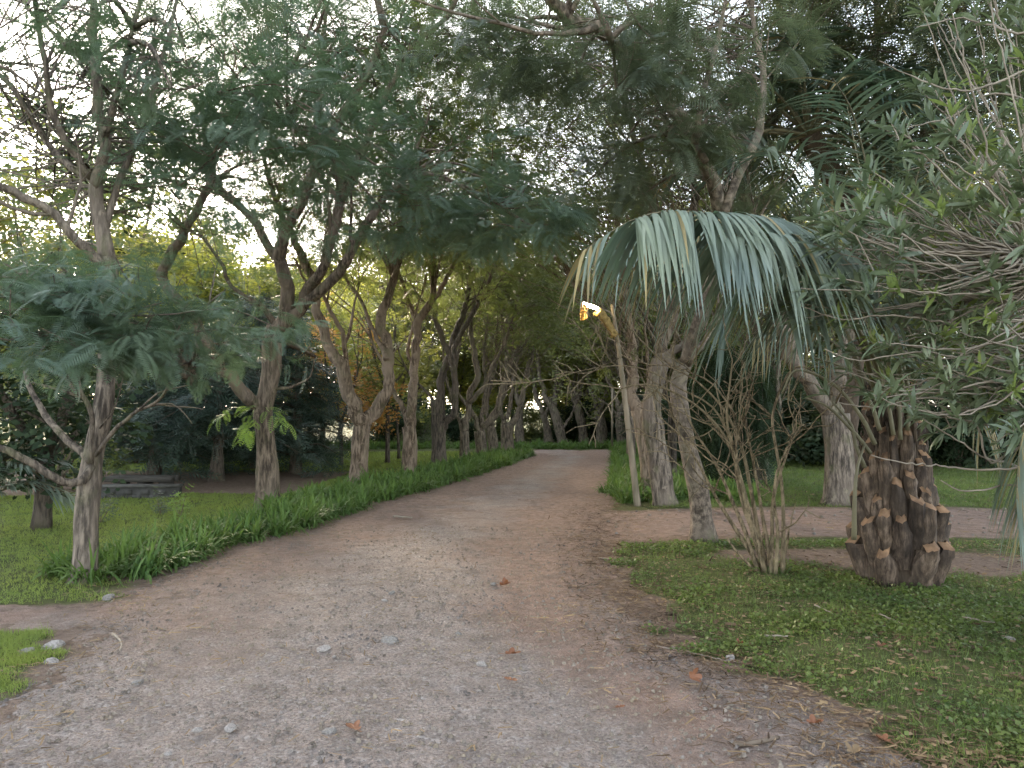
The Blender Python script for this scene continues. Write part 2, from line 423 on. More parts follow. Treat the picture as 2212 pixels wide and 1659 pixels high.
def sheet(name, xs, ys, efun, label, cat, top=.022):
    X, Y = np.meshgrid(xs, ys)
    e = efun(X, Y) + .55 * fbm(X * 1.1, Y * 1.1, 31, 4) + .30 * fbm(X * 5, Y * 5, 37, 4)
    d = np.hypot(X, Y)
    sw = (X - .5 * (Lx(Y) + Rx(Y))) / np.maximum(.5 * (Rx(Y) - Lx(Y)), .3)
    rut = -.022 * np.exp(-((np.abs(sw + .05 * np.sin(Y * .7)) - .52) / .17) ** 2) * (np.abs(X) < 6) + .03 * fbm(X * 2.2, Y * .7, 41, 3) + .036 * fbm(X * 7, Y * 7, 43, 4) + .020 * fbm(X * 26, Y * 26, 45, 2) * sstep(14, 4, d)
    Z = gz(X, Y) + np.clip(e * .07, -.08, top) + rut
    keep = e > -.75
    n0, n1_ = X.shape
    ii = np.arange(n0 * n1_).reshape(n0, n1_)
    q = np.stack([ii[:-1, :-1], ii[:-1, 1:], ii[1:, 1:], ii[1:, :-1]], -1).reshape(-1, 4)
    kq = (keep[:-1, :-1] | keep[1:, 1:]).ravel()
    b = MB(); b.add(np.stack([X, Y, Z], -1), q[kq])
    o = b.obj(name, M['gravel'], smooth=True)
    # loose grey gravel lies on the crown, brown earth shows in the wheel tracks and edges
    ctr = .5 * (Lx(Y) + Rx(Y)); hw = .5 * (Rx(Y) - Lx(Y))
    s_ = (X - ctr) / np.maximum(hw, .3)
    g = .62 * np.exp(-((s_ - .02) / .5) ** 2) + .30 * np.exp(-((s_ + .9) / .25) ** 2) * sstep(7, 4, Y)
    g = g + .25 * sstep(7.5, 3.5, Y) - .28 * np.exp(-((s_ - .62) / .16) ** 2) - .30 * sstep(6.5, 12, Y)
    a = o.data.attributes.new('gravel', 'FLOAT', 'POINT'); a.data.foreach_set('value', g.ravel().astype(np.float32))
    return tag(o, label, cat, kind='structure')
M['gravel'] = gravel_material()
ysp = 1.2 + axis(40, .022, 1.0105)
sheet('path', np.arange(-7, 6.2, .04), ysp[ysp < 38], path_e,
      'unpaved gravel and earth drive curving away between the tree rows', 'drive')
sheet('side_track', np.concatenate([np.arange(.9, 26, .07)]), np.arange(7.5, 15.5, .06), track_e,
      'stony earth side track leading off to the right behind the palm', 'track', .013)
sheet('side_track', np.concatenate([np.arange(-14, -2.2, .06)]), np.arange(4.8, 7.2, .05), track_e,
      'narrow earth track leading off to the left in front of the nearest tree', 'track', .013)

# ------------------------------------------------------------------ leaf templates (x side, y length, z up)
def kite(p0, d, L, w, n):
    sd = unit(np.cross(d, n))
    return [p0, p0 + d * L * .45 + sd * w * .5, p0 + d * L, p0 + d * L * .45 - sd * w * .5]
def frond_template(pairs, pw, pl, droop=.35, r=None):
    """feathery twice-pinnate leaf, length 1"""
    V = []; Q = []
    def put(k):
        Q.append([len(V) + i for i in range(4)]); V.extend(k)
    for i in range(pairs):
        t = .12 + .86 * i / max(1, pairs - 1)
        y = t; z = .10 * t - droop * t * t
        c = np.array([0, y, z]); w = pl * (math.sin(PI * (.18 + .78 * t)) ** .8)
        n = unit(np.array([0, .2 + droop * t, 1]))
        for s_ in (-1, 1):
            d = unit(np.array([s_ * 1.0, .45, -.18 - .15 * t]))
            put(kite(c, d, w, pw, n))
    a = [[-.008, 0, 0], [.008, 0, 0], [.004, .5, .05 - droop * .25], [-.004, .5, .05 - droop * .25]]
    put([np.array(k) for k in a])
    put(kite(np.array([0, .95, .09 - droop * .9]), unit(np.array([0, 1, -.6])), pl * .4, pw, np.array([0, 0, 1])))
    return np.array(V, float), np.array(Q)
F_HI = frond_template(17, .029, .32, .26)
F_MID = frond_template(9, .058, .33)
F_LO = frond_template(3, .15, .38)
F_BIG = frond_template(3, .24, .42)

def rand_unit(n, r=RNG):
    return unit(r.normal(size=(n, 3)))

# ------------------------------------------------------------------ tree growth
class Tree:
    def __init__(s, seed, bark='bark_dark', leaf='leaf_jac', tmpl=F_MID, size=.36):
        s.r = np.random.default_rng(seed); s.trunk = MB(); s.twigs = MB(); s.crown = MB()
        s.bark = bark; s.leaf = leaf; s.tmpl = tmpl; s.size = size
        s.anchors = []; s.limbs = []
    def limb(s, pts, r0, r1, k=9, main=False, flare=0., rough=.10, pw=.8, step=.16):
        pts, = smooth_path(pts, step)
        n = len(pts); t = np.linspace(0, 1, n)
        rad = r0 + (r1 - r0) * t ** pw
        ph = s.r.random(3) * 6.28; LL = t * np.linalg.norm(pts[-1] - pts[0])
        rad = rad * (1 + .07 * np.sin(LL * 2.3 + ph[0]) + .05 * np.sin(LL * 6.1 + ph[1]))
        if flare: rad = rad * (1 + flare * np.exp(-t * (np.linalg.norm(np.diff(pts, axis=0), axis=1).sum()) / .22))
        if not main:
            w = s.r.normal(size=(n, 3)) * rad[:, None] * .25; w[0] = 0
            pts = pts + w
        s.trunk.tube(pts, rad, k, rough=rough)
        s.limbs.append((pts, rad)); return pts, rad
    def grow(s, p0, d, L, n, wig=.22, up=.06):
        d = unit(d); out = [p0]; st = L / n
        for i in range(n):
            d = unit(d + s.r.normal(size=3) * wig + np.array([0, 0, up])); out.append(out[-1] + d * st)
        return np.array(out)
    def ramify(s, pts, rad, per_m=1.6, t0=.25, L=(1.0, 2.2), sub=5, leaves=3, up=.25, ext=2, extL=2.0, rmin=.010, far=False, spread=.9, flat=0.):
        seg = np.linalg.norm(np.diff(pts, axis=0), axis=1); cum = np.concatenate([[0], np.cumsum(seg)]); LT = cum[-1]
        kids = []
        for i in range(max(1, int(per_m * LT * (1 - t0)))):
            t = t0 + (1 - t0) * s.r.random(); j = min(len(pts) - 2, int(np.searchsorted(cum, t * LT)) - 1 if t > 0 else 0); j = max(j, 0)
            T = unit(pts[j + 1] - pts[j]); nrm = unit(np.cross(T, s.r.normal(size=3)))
            dr = T * .55 + nrm * spread + np.array([0, 0, up]); dr[2] *= (1 - flat)
            kids.append((pts[j], dr, s.r.uniform(*L), min(rad[j] * .55, .035)))
        for i in range(ext):
            T = unit(pts[-1] - pts[-2])
            kids.append((pts[-1], T + s.r.normal(size=3) * .35 + np.array([0, 0, up]), extL * s.r.uniform(.7, 1.2), min(rad[-1] * .85, .05)))
        for p, dr, l, r in kids:
            q = s.grow(p, dr, l, 6, .2, .07)
            s.twigs.tube(q, np.linspace(max(r, rmin), .006, 7), 3 if far else 4, cap=False)
            for k in range(sub):
                a = s.r.integers(2, 7); nrm = unit(np.cross(q[a] - q[a - 1], s.r.normal(size=3)))
                d2 = unit(q[a] - q[a - 1]) * .6 + nrm * .8 + np.array([0, 0, .1])
                w = s.grow(q[a], d2, l * s.r.uniform(.25, .5), 3, .25, .04)
                if not far: s.twigs.tube(w, np.linspace(.007, .003, 4), 3, cap=False)
                for m_ in range(leaves):
                    b = 1 + m_ % 3
                    s.anchors.append((w[b], w[b] - w[b - 1]))
    def pad(s, c, rad, n, link=True, tilt=.25):
        """flat spray of foliage on a side branch; c centre, rad (rx, ry, rz) metres"""
        c = np.asarray(c, float)
        if link and s.limbs:
            best = min(((np.linalg.norm(l - c, axis=1).min(), l[np.linalg.norm(l - c, axis=1).argmin()]) for l, _ in s.limbs), key=lambda x: x[0])
            p = best[1]; mid = .5 * (p + c) + np.array([0, 0, .18])
            q, = smooth_path([p, mid, c], .2)
            s.twigs.tube(q, np.linspace(.03, .010, len(q)), 5, cap=False)
        k = max(3, n // 14)
        tips = c + s.r.normal(size=(k, 3)) * np.asarray(rad) * .55
        for tp in tips:
            q = s.grow(c + (tp - c) * .1, tp - c + np.array([0, 0, .1]), np.linalg.norm(tp - c) * .95, 4, .12, .0)
            s.twigs.tube(q, np.linspace(.010, .004, 5), 3, cap=False)
        for i in range(n):
            tp = tips[s.r.integers(k)]
            s.anchors.append((tp + s.r.normal(size=3) * np.asarray(rad) * .22, (tp - c) + s.r.normal(size=3) * .25 * np.linalg.norm(rad)))
    def cloud(s, c, rad, k, n, sig=(.5, .5, .17)):
        """layered clumps of foliage filling a crown volume, each on its own twig"""
        c = np.asarray(c, float); rad = np.asarray(rad, float)
        q = rand_unit(k, s.r) * (s.r.random((k, 1)) ** .4) * rad + c
        allp = np.vstack([l for l, _ in s.limbs])
        for p in q:
            b_ = allp[np.argsort(np.linalg.norm(allp - p, axis=1))[s.r.integers(0, min(40, len(allp)))]]
            w = np.array([b_, .5 * (b_ + p) + s.r.normal(size=3) * .12 + [0, 0, .1], p]); w, = smooth_path(w, .5)
            s.twigs.tube(w, np.linspace(.012, .004, len(w)), 3, cap=False)
        i = s.r.integers(0, k, n); o = s.r.normal(size=(n, 3)) * np.asarray(sig)
        for j, d in zip(i, o): s.anchors.append((q[j] + d, d + np.array([0, 0, .02])))
    def leaves(s, per=1.0, droop=.0, jit=.06):
        if not s.anchors: return
        P_ = np.array([a[0] for a in s.anchors]); D = unit(np.array([a[1] for a in s.anchors]))
        k = int(math.floor(per)); f = per - k
        idx = np.concatenate([np.repeat(np.arange(len(P_)), k), np.nonzero(s.r.random(len(P_)) < f)[0]]).astype(int)
        P_ = P_[idx]; D = D[idx]; n = len(P_)
        ax = unit(D * .7 + rand_unit(n, s.r) * .8 * np.array([1, 1, .45]) + np.array([0, 0, -.1 - droop]))
        up = np.array([0, 0, 1.0]) + s.r.normal(size=(n, 3)) * .35
        s.crown.stamp(*s.tmpl, P_ + s.r.normal(size=(n, 3)) * jit, ax, up, s.size * s.r.uniform(.65, 1.25, n))
    def finish(s, name, label, base, cat='tree', group=None, trunk_name='trunk', leaf2=None):
        o = thing(name, label, cat, base, group)
        tr = s.trunk
        if s.twigs.n:   # twigs belong to the same wooden frame
            tr.v += s.twigs.v; tr.q += [q + tr.n for q in s.twigs.q]; tr.qm += s.twigs.qm
            tr.t += [q + tr.n for q in s.twigs.t]; tr.tm += s.twigs.tm; tr.n += s.twigs.n
        tr.obj(trunk_name, M[s.bark], o, base, True)
        if s.crown.n: s.crown.obj('crown', M[s.leaf], o, base)
        return o

def px(pts, d0, d1=None):
    """photo trace to 3-D points, forward distance running from d0 to d1"""
    n = len(pts); d1 = d0 if d1 is None else d1
    return [P(u, v, d0 + (d1 - d0) * i / max(1, n - 1)) for i, (u, v) in enumerate(pts)]
def ground_base(u, v):
    g = G(u, v); return np.array([g[0], g[1], float(gz(g[0], g[1])) - .03])

# ------------------------------------------------------------------ left avenue
AV = 'trees of the left avenue row'
# 1: nearest tree
b1 = ground_base(183, 1258); d = b1[1]
t = Tree(101, 'bark_grey', 'leaf_jac', F_HI, .25)
p, r = t.limb([b1] + px([(184, 1225), (187, 1130), (193, 1060), (198, 1004), (208, 952), (224, 883), (231, 796), (234, 700), (236, 600), (234, 560)], d, d + .2), .105, .085, 12, True, .75)
pu, ru = t.limb(px([(234, 570), (222, 503), (209, 440), (208, 400)], d + .2, d + .2), .085, .07, 10, True)
LIM = {}
LIM['m'] = t.limb(px([(208, 405), (222, 365), (227, 312), (222, 278), (212, 208), (205, 139), (201, 70), (196, -40), (190, -140)], d + .2, d - .1), .068, .03)
LIM['r'] = t.limb(px([(224, 300), (240, 255), (257, 190), (276, 121), (281, 94), (300, 20), (320, -80)], d + .1, d - .4), .036, .018)
LIM['l'] = t.limb(px([(208, 405), (184, 380), (139, 347), (104, 312), (60, 240), (20, 180), (-40, 130)], d + .2, d + .6), .05, .022)
LIM['l2'] = t.limb(px([(200, 385), (165, 340), (135, 288), (108, 215), (100, 139), (85, 60), (70, -40)], d + .2, d - .5), .045, .018)
LIM['o'] = t.limb(px([(232, 590), (205, 555), (174, 525), (115, 462), (52, 424), (0, 400), (-80, 350)], d + .2, d - .6), .062, .03)
LIM['b'] = t.limb(px([(226, 500), (250, 410), (278, 444), (300, 380), (330, 330)][0:1] + [(245, 430), (275, 350), (310, 270), (340, 170), (370, 60), (390, -40)], d + .2, d + 1.0), .04, .018)
# low bare side branches
t.limb(px([(198, 1008), (178, 1038), (150, 1040), (121, 1032), (69, 1004), (20, 975), (-30, 960)], d, d - .5), .05, .03)
t.limb(px([(200, 1000), (172, 978), (121, 924), (94, 893), (70, 850), (52, 800)], d, d + .3), .045, .02)
t.limb(px([(196, 1000), (197, 940), (200, 900), (190, 875), (174, 850), (167, 813), (163, 785), (150, 750)], d - .05, d - .3), .032, .016)
t.limb(px([(180, 860), (150, 848), (106, 836), (70, 826)], d - .1, d - .4), .016, .008)
t.limb(px([(174, 855), (140, 820), (108, 800), (80, 770)], d - .2, d - .5), .018, .01)
lowr = t.limb(px([(206, 985), (243, 935), (270, 907), (299, 886), (333, 872), (352, 855), (363, 835)], d - .05, d - .5), .022, .010)
for q in ([(335, 872), (380, 878), (420, 880), (440, 884)], [(325, 878), (370, 872), (400, 895), (415, 915)], [(300, 886), (340, 850), (380, 838), (420, 830)], [(215, 925), (240, 895), (258, 850), (270, 800)]):
    t.limb(px(q, d - .3, d - .5), .010, .004, 5)
for k, kw in {'m': {}, 'r': {}, 'l': {}, 'l2': {}, 'o': {}, 'b': {}}.items():
    t.ramify(*LIM[k], per_m=2.6, t0=.4, L=(.8, 1.6), sub=5, leaves=3, ext=3, extL=1.4)
t.cloud(b1 + [-1.0, 2.2, 5.4], (3.4, 1.8, 2.4), 110, 1500)
t.cloud(P(150, 150, 12.5), (3.8, 2, 2.4), 110, 1500)
t.cloud(P(60, 420, 12), (2.4, 1.6, 1.2), 40, 420)
# drooping blue-green sprays of the near side
for (u, v, dd, ru_, n) in [(60, 600, 5.6, .5, 60), (130, 660, 5.4, .6, 85), (60, 720, 5.2, .55, 80), (230, 680, 5.6, .5, 75), (300, 730, 5.8, .55, 75), (380, 720, 6.0, .5, 60), (180, 750, 5.3, .5, 60), (0, 640, 5.2, .5, 60), (310, 640, 6.0, .5, 50), (420, 780, 6.4, .35, 26), (440, 660, 6.4, .45, 40), (350, 790, 6.2, .4, 30), (150, 590, 6.0, .5, 45),
                           (60, 10, 6.2, .6, 50), (200, 20, 6.4, .6, 45), (400, 100, 6.6, .5, 40), (370, 190, 6.6, .45, 30)]:
    t.pad(P(u, v, dd), (ru_, ru_, .16), int(n * 1.2))
t.leaves(1.4)
t.finish('avenue_tree', 'nearest avenue tree on the left, low forked grey trunk under blue-green feathery leaves', b1, 'tree', AV)

# 2: big dark tree with twisted fork
b2 = ground_base(580, 1098); d = b2[1]
t = Tree(102, 'bark_backlit', 'leaf_jac', F_HI, .36)
t.limb([b2] + px([(579, 1060), (578, 1000), (573, 930), (568, 890), (577, 850), (588, 795), (588, 745), (597, 705)], d, d - .2), .19, .155, 14, True, .35)
W = [t.limb(px([(570, 890), (545, 866), (515, 842), (495, 812), (455, 760), (425, 690), (380, 640), (350, 590), (375, 540), (403, 496), (448, 410), (479, 278), (556, 191), (620, 150), (660, 90)], d, d - 2.2), .12, .03),
     t.limb(px([(600, 708), (576, 671), (552, 653), (500, 619), (483, 577), (462, 546), (440, 515), (410, 500)], d - .2, d - .6), .055, .02),
     t.limb(px([(598, 712), (612, 685), (621, 622), (611, 570), (606, 530), (613, 500), (635, 469), (660, 417), (675, 370), (720, 285), (762, 208), (801, 153), (825, 87), (829, 50), (808, -20), (790, -120)], d - .2, d - 1.5), .125, .04),
     t.limb(px([(610, 565), (587, 542), (556, 486), (520, 445), (486, 420), (440, 360), (390, 310), (319, 243), (230, 160), (139, 90), (60, 20)], d - .3, d + .4), .085, .03),
     t.limb(px([(664, 410), (675, 365), (681, 312), (685, 260), (690, 170), (700, 80), (705, -20)], d - .4, d + .4), .07, .03),
     t.limb(px([(600, 706), (628, 688), (662, 655), (697, 624), (735, 588), (762, 540), (790, 490), (830, 430), (880, 380)], d - .2, d - 1.0), .125, .05),
     t.limb(px([(655, 655), (668, 615), (693, 584), (708, 545), (724, 486), (735, 437)], d - .3, d - .6), .10, .085),
     t.limb(px([(735, 440), (704, 399), (672, 347), (650, 300), (634, 255), (600, 180), (580, 80), (570, -40)], d - .6, d - 1.2), .05, .02),
     t.limb(px([(735, 440), (749, 392), (780, 330), (808, 264), (830, 210), (860, 156), (880, 112), (915, 80), (967, 35), (1000, -40)], d - .6, d - 1.8), .075, .03),
     t.limb(px([(878, 118), (850, 75), (830, 40), (815, -30)], d - 1.3, d - 1.9), .035, .015),
     t.limb(px([(790, 160), (750, 165), (700, 200), (660, 260), (620, 270)], d - 1.2, d - 2.2), .03, .012)]
for w in W:
    t.ramify(*w, per_m=1.7, t0=.55, L=(1.0, 2.2), sub=6, leaves=3, ext=3, extL=1.8)
t.cloud(b2 + [0, 1.6, 7.4], (4.4, 2.2, 2.4), 120, 1900)
t.cloud(P(820, 120, 15.5), (3.4, 2.0, 2.6), 90, 1150)
t.cloud(P(500, 230, 17), (4.2, 2, 2.8), 120, 1700)
t.cloud(P(560, 480, 18), (2.8, 1.6, 1.3), 45, 480)
t.cloud(P(1050, 110, 16), (3.4, 2.4, 2.4), 70, 900)
t.cloud(P(640, 40, 13), (3.6, 2, 1.8), 70, 900)
t.limb(px([(590, 840), (625, 838), (655, 825), (672, 810), (680, 770)], d - .1, d - .5), .03, .010)
for (u, v, dd, ru_, n) in [(820, 440, 9.5, .6, 70), (900, 420, 9.5, .8, 110), (980, 400, 9.5, .8, 110), (1060, 450, 9.4, .8, 110), (1150, 460, 9.4, .7, 80), (950, 470, 9.2, .7, 90), (850, 500, 9.4, .6, 60), (960, 330, 9.6, .7, 70), (1060, 370, 9.6, .7, 70), (1130, 410, 9.5, .6, 50), (900, 350, 9.6, .6, 50), (1010, 520, 9.4, .6, 55),
                           (450, 350, 8.0, .7, 80), (390, 400, 8.0, .6, 60), (520, 330, 8.2, .7, 60), (330, 290, 8.0, .6, 50), (560, 230, 8.2, .7, 60), (620, 90, 8.2, .8, 80), (540, 100, 8.0, .8, 80), (680, 160, 8.4, .7, 60), (470, 200, 8.0, .7, 60), (780, 60, 8.4, .7, 50), (640, 330, 8.6, .6, 50), (690, 250, 8.6, .6, 45),
                           (505, 730, 10.5, .6, 40), (460, 760, 10.2, .6, 40)]:
    t.pad(P(u, v + RNG.normal() * 14, dd + RNG.normal() * .5), (ru_ * 1.15, ru_ * 1.15, .2), int(n * .7))
t.leaves(1.35)
t2root = t.finish('avenue_tree', 'second tree of the left row, dark twisted limbs forking above a low pale side limb', b2, 'tree', AV)
# small fresh green spray growing from its trunk
sp_ = Tree(150, 'twig', 'sunny', F_MID, .26)
for q in ([(566, 895), (540, 880), (500, 885), (480, 900)], [(568, 900), (590, 890), (605, 905)], [(566, 905), (540, 920), (530, 930)]):
    w = px(q, b2[1] - .2, b2[1] - .8); sp_.limb(w, .012, .005, 5)
    for i in range(16):
        k = RNG.integers(1, len(w)); sp_.anchors.append((w[k], w[k] - w[k - 1] + RNG.normal(size=3) * .1))
sp_.leaves(1.0, .25)
f_ = sp_.crown.obj('fresh_shoot', M['sunny'], t2root, b2); f_.location = (0, 0, 0)
f_['label'] = 'bright green leaf spray sprouting low from the trunk'

# 3: tan Y-shaped tree
def avenue(seed, base, trunk, limbs, r0, r1, label, group, bark='bark_tan', leaf='leaf_mid', tmpl=F_MID, size=.38, per_m=1.7, L=(1.2, 2.6), extL=2.6, sub=6, leaves=3, dens=1.4, cl=(90, 1400), ch=7.4, cr=(4.0, 3.4, 2.8), lean=0., over=(), pads=(), lr=.6, flare=.3, far=False, ext=2, name='avenue_tree', spread=.9):
    t = Tree(seed, bark, leaf, tmpl, size); d = base[1]
    t.limb([base] + px(trunk, d, d), r0 * (.82 if far else 1), r1 * (.82 if far else 1), 12, True, flare)
    lk = .78 if far else .92
    for q, dd, ra, rb in limbs:
        w = t.limb(px(q, d, d + dd), ra * lk, rb * lk)
        t.ramify(*w, per_m=per_m * 1.25, t0=.5, L=L, sub=sub, leaves=leaves, ext=ext, extL=extL, far=far, spread=spread)
    for c_ in over: t.cloud(*c_)
    if cl: t.cloud(base + np.array([lean, 0, ch]), cr, cl[0], cl[1])
    for (u, v, dd, ru_, n) in pads: t.pad(P(u, v, dd), (ru_, ru_, .2), n)
    t.leaves(dens)
    return t.finish(name, label, base, 'tree', group)

b = ground_base(774, 1052)
avenue(103, b, [(775, 1000), (777, 960), (783, 910)],
       [([(784, 915), (768, 888), (752, 851), (742, 803), (716, 758), (698, 712), (686, 667), (670, 595), (645, 540), (600, 440), (570, 340)], -1.0, .20, .05),
        ([(785, 915), (804, 893), (828, 862), (842, 830), (836, 780), (832, 726), (824, 685), (839, 640), (853, 587), (857, 550), (875, 460), (905, 360)], .8, .19, .06),
        ([(749, 790), (743, 733), (731, 702), (705, 655), (690, 600), (700, 540)], -.6, .07, .03),
        ([(743, 745), (756, 710), (762, 670), (775, 620)], .4, .05, .02),
        ([(834, 775), (820, 740), (797, 690), (775, 640), (740, 590), (720, 520)], 1.2, .07, .03),
        ([(850, 600), (880, 520), (900, 430), (960, 330)], -1.4, .06, .03)],
       .21, .20, 'third tree of the left row, tan trunk splitting into a wide even Y', AV, pads=[(700, 430, 15, .9, 50), (860, 440, 15, .9, 50)])
b = ground_base(884, 1035)
avenue(104, b, [(885, 1000), (887, 952), (884, 921)],
       [([(884, 925), (872, 885), (856, 858), (842, 830), (830, 790), (800, 730)], .8, .09, .03),
        ([(885, 925), (891, 876), (894, 830), (893, 806), (901, 761), (905, 712), (912, 685), (932, 650), (937, 605), (934, 553), (930, 450), (920, 360)], -.6, .16, .05),
        ([(897, 790), (880, 760), (893, 700), (905, 650), (915, 630)], -.5, .05, .02),
        ([(930, 655), (960, 610), (985, 560), (1010, 500), (1050, 420)], .8, .08, .03),
        ([(905, 720), (880, 640), (850, 560), (820, 470)], .6, .07, .03)],
       .20, .165, 'fourth tree of the left row, slender trunk with a thin rear fork', AV, bark='bark_tan')
b = ground_base(949, 1015)
avenue(105, b, [(948, 970), (948, 935), (946, 865)],
       [([(946, 870), (957, 813), (967, 780), (985, 720), (1010, 640), (1020, 540)], .6, .16, .06),
        ([(955, 925), (962, 912), (981, 896), (986, 851), (978, 796), (967, 761), (946, 706), (938, 640), (930, 560), (960, 440)], -.8, .13, .05),
        ([(980, 800), (985, 744), (1013, 692), (1037, 650), (1058, 605), (1085, 520)], .4, .10, .04),
        ([(944, 880), (925, 850), (895, 820), (870, 780), (850, 720)], .5, .06, .02)],
       .24, .20, 'fifth tree of the left row, with a bent elbow limb on the path side', AV, bark='bark_dark')
far_spec = dict(lean=1.2, tmpl=F_LO, size=.46, per_m=1.4, L=(1.3, 2.8), extL=3.0, sub=6, leaves=3, dens=1.4, cl=(80, 1150), ch=7.2, cr=(3.8, 3.2, 2.8), far=True, leaf='leaf_mid', bark='bark_far')
b = ground_base(1006, 1000)
avenue(106, b, [(1004, 960), (1004, 931)],
       [([(1004, 932), (1013, 883), (1014, 851), (1034, 813), (1027, 775), (1018, 700), (1030, 620), (1050, 520)], .5, .17, .06),
        ([(1003, 940), (990, 900), (975, 860), (960, 800), (955, 720)], .6, .10, .04),
        ([(1014, 870), (1040, 845), (1060, 800), (1090, 740), (1120, 640)], -.6, .10, .04)],
       .22, .18, 'sixth tree of the left row, with a knotted waist and swaying trunk', AV, **far_spec)
b = ground_base(1044, 990)
avenue(107, b, [(1040, 960), (1037, 931)],
       [([(1037, 935), (1051, 912), (1072, 886), (1082, 848), (1096, 803), (1092, 750), (1085, 690), (1100, 600)], .4, .17, .06),
        ([(1037, 935), (1025, 900), (1012, 880), (990, 850), (985, 800), (1000, 700)], .5, .13, .05),
        ([(1040, 925), (1042, 880), (1050, 830), (1045, 760), (1060, 660)], .9, .12, .05)],
       .30, .26, 'seventh tree of the left row, with a wide S-shaped limb bending to the path', AV, **far_spec)
b = ground_base(1066, 985)
avenue(108, b, [(1064, 950), (1058, 920)],
       [([(1058, 922), (1050, 880), (1058, 830), (1070, 780), (1075, 700)], .5, .15, .06),
        ([(1060, 925), (1075, 890), (1090, 850), (1110, 780)], .9, .13, .06)],
       .26, .22, 'eighth tree of the left row, dim trunk tucked close behind the seventh', AV, **far_spec)
b = ground_base(1096, 980)
avenue(109, b, [(1095, 950), (1094, 917)],
       [([(1094, 920), (1113, 905), (1128, 868), (1137, 813), (1150, 770), (1165, 700)], .5, .18, .07),
        ([(1093, 920), (1080, 885), (1085, 840), (1105, 790), (1108, 740), (1100, 680)], .7, .16, .06),
        ([(1095, 905), (1105, 860), (1115, 800), (1125, 730)], 1.2, .14, .06)],
       .36, .32, 'last tree of the left row beside the bend, three stems like a vase', AV, **far_spec)

# ------------------------------------------------------------------ trees round the bend
BG = 'trees beyond the bend of the drive'
def bend(seed, base, trunk, limbs, r0, r1, label, leaf='leaf_far', **kw):
    k = dict(far_spec); k.update(leaf=leaf, size=.62, per_m=1.0, extL=3.6, cl=(100, 1800), ch=7.5, cr=(4.2, 3.6, 3.4)); k.update(kw)
    return avenue(seed, base, trunk, limbs, r0, r1, label, BG, name='park_tree', **k)
def gb_(u, d): 
    x = P(u, 900, d)[0]; return np.array([x, d, float(gz(x, d)) - .04])
bend(201, gb_(1124, 47), [(1122, 930), (1122, 880)], [([(1122, 880), (1110, 820), (1095, 740), (1100, 650)], 1, .22, .08), ([(1122, 880), (1135, 820), (1150, 740), (1150, 650)], -1, .2, .08)], .34, .26, 'upright pale trunk beyond the bend, leftmost of the far group')
bend(202, gb_(1186, 46), [(1182, 925), (1174, 895)], [([(1174, 895), (1160, 860), (1150, 800), (1140, 720)], 1, .2, .08), ([(1176, 900), (1190, 870), (1205, 845), (1225, 810), (1240, 740)], -1, .16, .06)], .34, .24, 'far tree beyond the bend whose limb leans right')
bend(203, gb_(1215, 44), [(1207, 925), (1195, 885), (1180, 860)], [([(1180, 862), (1165, 810), (1160, 750), (1150, 680)], .6, .20, .08), ([(1203, 915), (1198, 870), (1205, 800), (1212, 730), (1230, 640)], .8, .2, .08), ([(1212, 930), (1230, 905), (1245, 870), (1248, 830)], -.5, .12, .05)], .36, .28, 'far tree at the end of the drive, slanting dark double trunk')
bend(204, gb_(1262, 45), [(1258, 920), (1246, 873)], [([(1246, 873), (1232, 845), (1220, 790), (1205, 720), (1195, 640)], .6, .20, .07), ([(1247, 872), (1255, 830), (1268, 790), (1275, 730), (1280, 650)], -.6, .19, .07), ([(1246, 870), (1240, 830), (1246, 780), (1240, 700)], 1., .14, .06)], .36, .30, 'far tree beyond the bend opening into a narrow V')
bend(205, gb_(1300, 43), [(1298, 920), (1292, 885)], [([(1292, 890), (1280, 850), (1268, 800), (1262, 720)], .6, .2, .08), ([(1293, 905), (1275, 900), (1255, 870), (1240, 845)], -.6, .10, .04), ([(1293, 890), (1310, 850), (1325, 790), (1320, 700)], .8, .2, .08)], .38, .33, 'far tree beyond the bend with a long low limb to the left')
bend(206, gb_(1345, 40), [(1342, 930), (1338, 890)], [([(1338, 892), (1325, 850), (1310, 810), (1300, 760)], .6, .17, .07), ([(1338, 892), (1355, 840), (1360, 760), (1350, 660)], -.6, .2, .08), ([(1340, 905), (1320, 880), (1300, 865), (1280, 850)], -.8, .10, .04)], .34, .28, 'far tree standing just left of the lamp pole')

# ------------------------------------------------------------------ right side trees
RG = 'trees along the right of the drive'
b = ground_base(1404, 1062)
avenue(301, b, [(1400, 1020), (1388, 935), (1378, 885)],
       [([(1378, 890), (1372, 850), (1365, 800), (1368, 740), (1350, 640), (1340, 540), (1330, 440)], 1.2, .15, .05),
        ([(1380, 885), (1395, 865), (1405, 840), (1400, 800)], .4, .10, .06),
        ([(1366, 790), (1340, 740), (1300, 690), (1260, 640), (1220, 580)], 1.4, .06, .02)],
       .17, .16, 'stout brown trunk with a stubby knob, right of the lamp pole', RG, leaf='leaf_mid', bark='bark_tan', per_m=1.2, lean=-2.2)
b = ground_base(1436, 1092)
avenue(302, b, [(1430, 1060), (1424, 1010), (1414, 950), (1406, 893), (1411, 848), (1426, 778)],
       [([(1426, 780), (1432, 726), (1440, 640), (1435, 560), (1420, 470), (1400, 390), (1370, 300)], .6, .16, .06),
        ([(1428, 760), (1455, 690), (1470, 600), (1490, 500), (1500, 420), (1480, 330), (1430, 250)], -.8, .10, .05)],
       .20, .165, 'pale fissured trunk rising straight beside the lamp pole', RG, bark='bark_grey', leaf='leaf_mid', flare=.5, per_m=1.3, lean=-1.8)
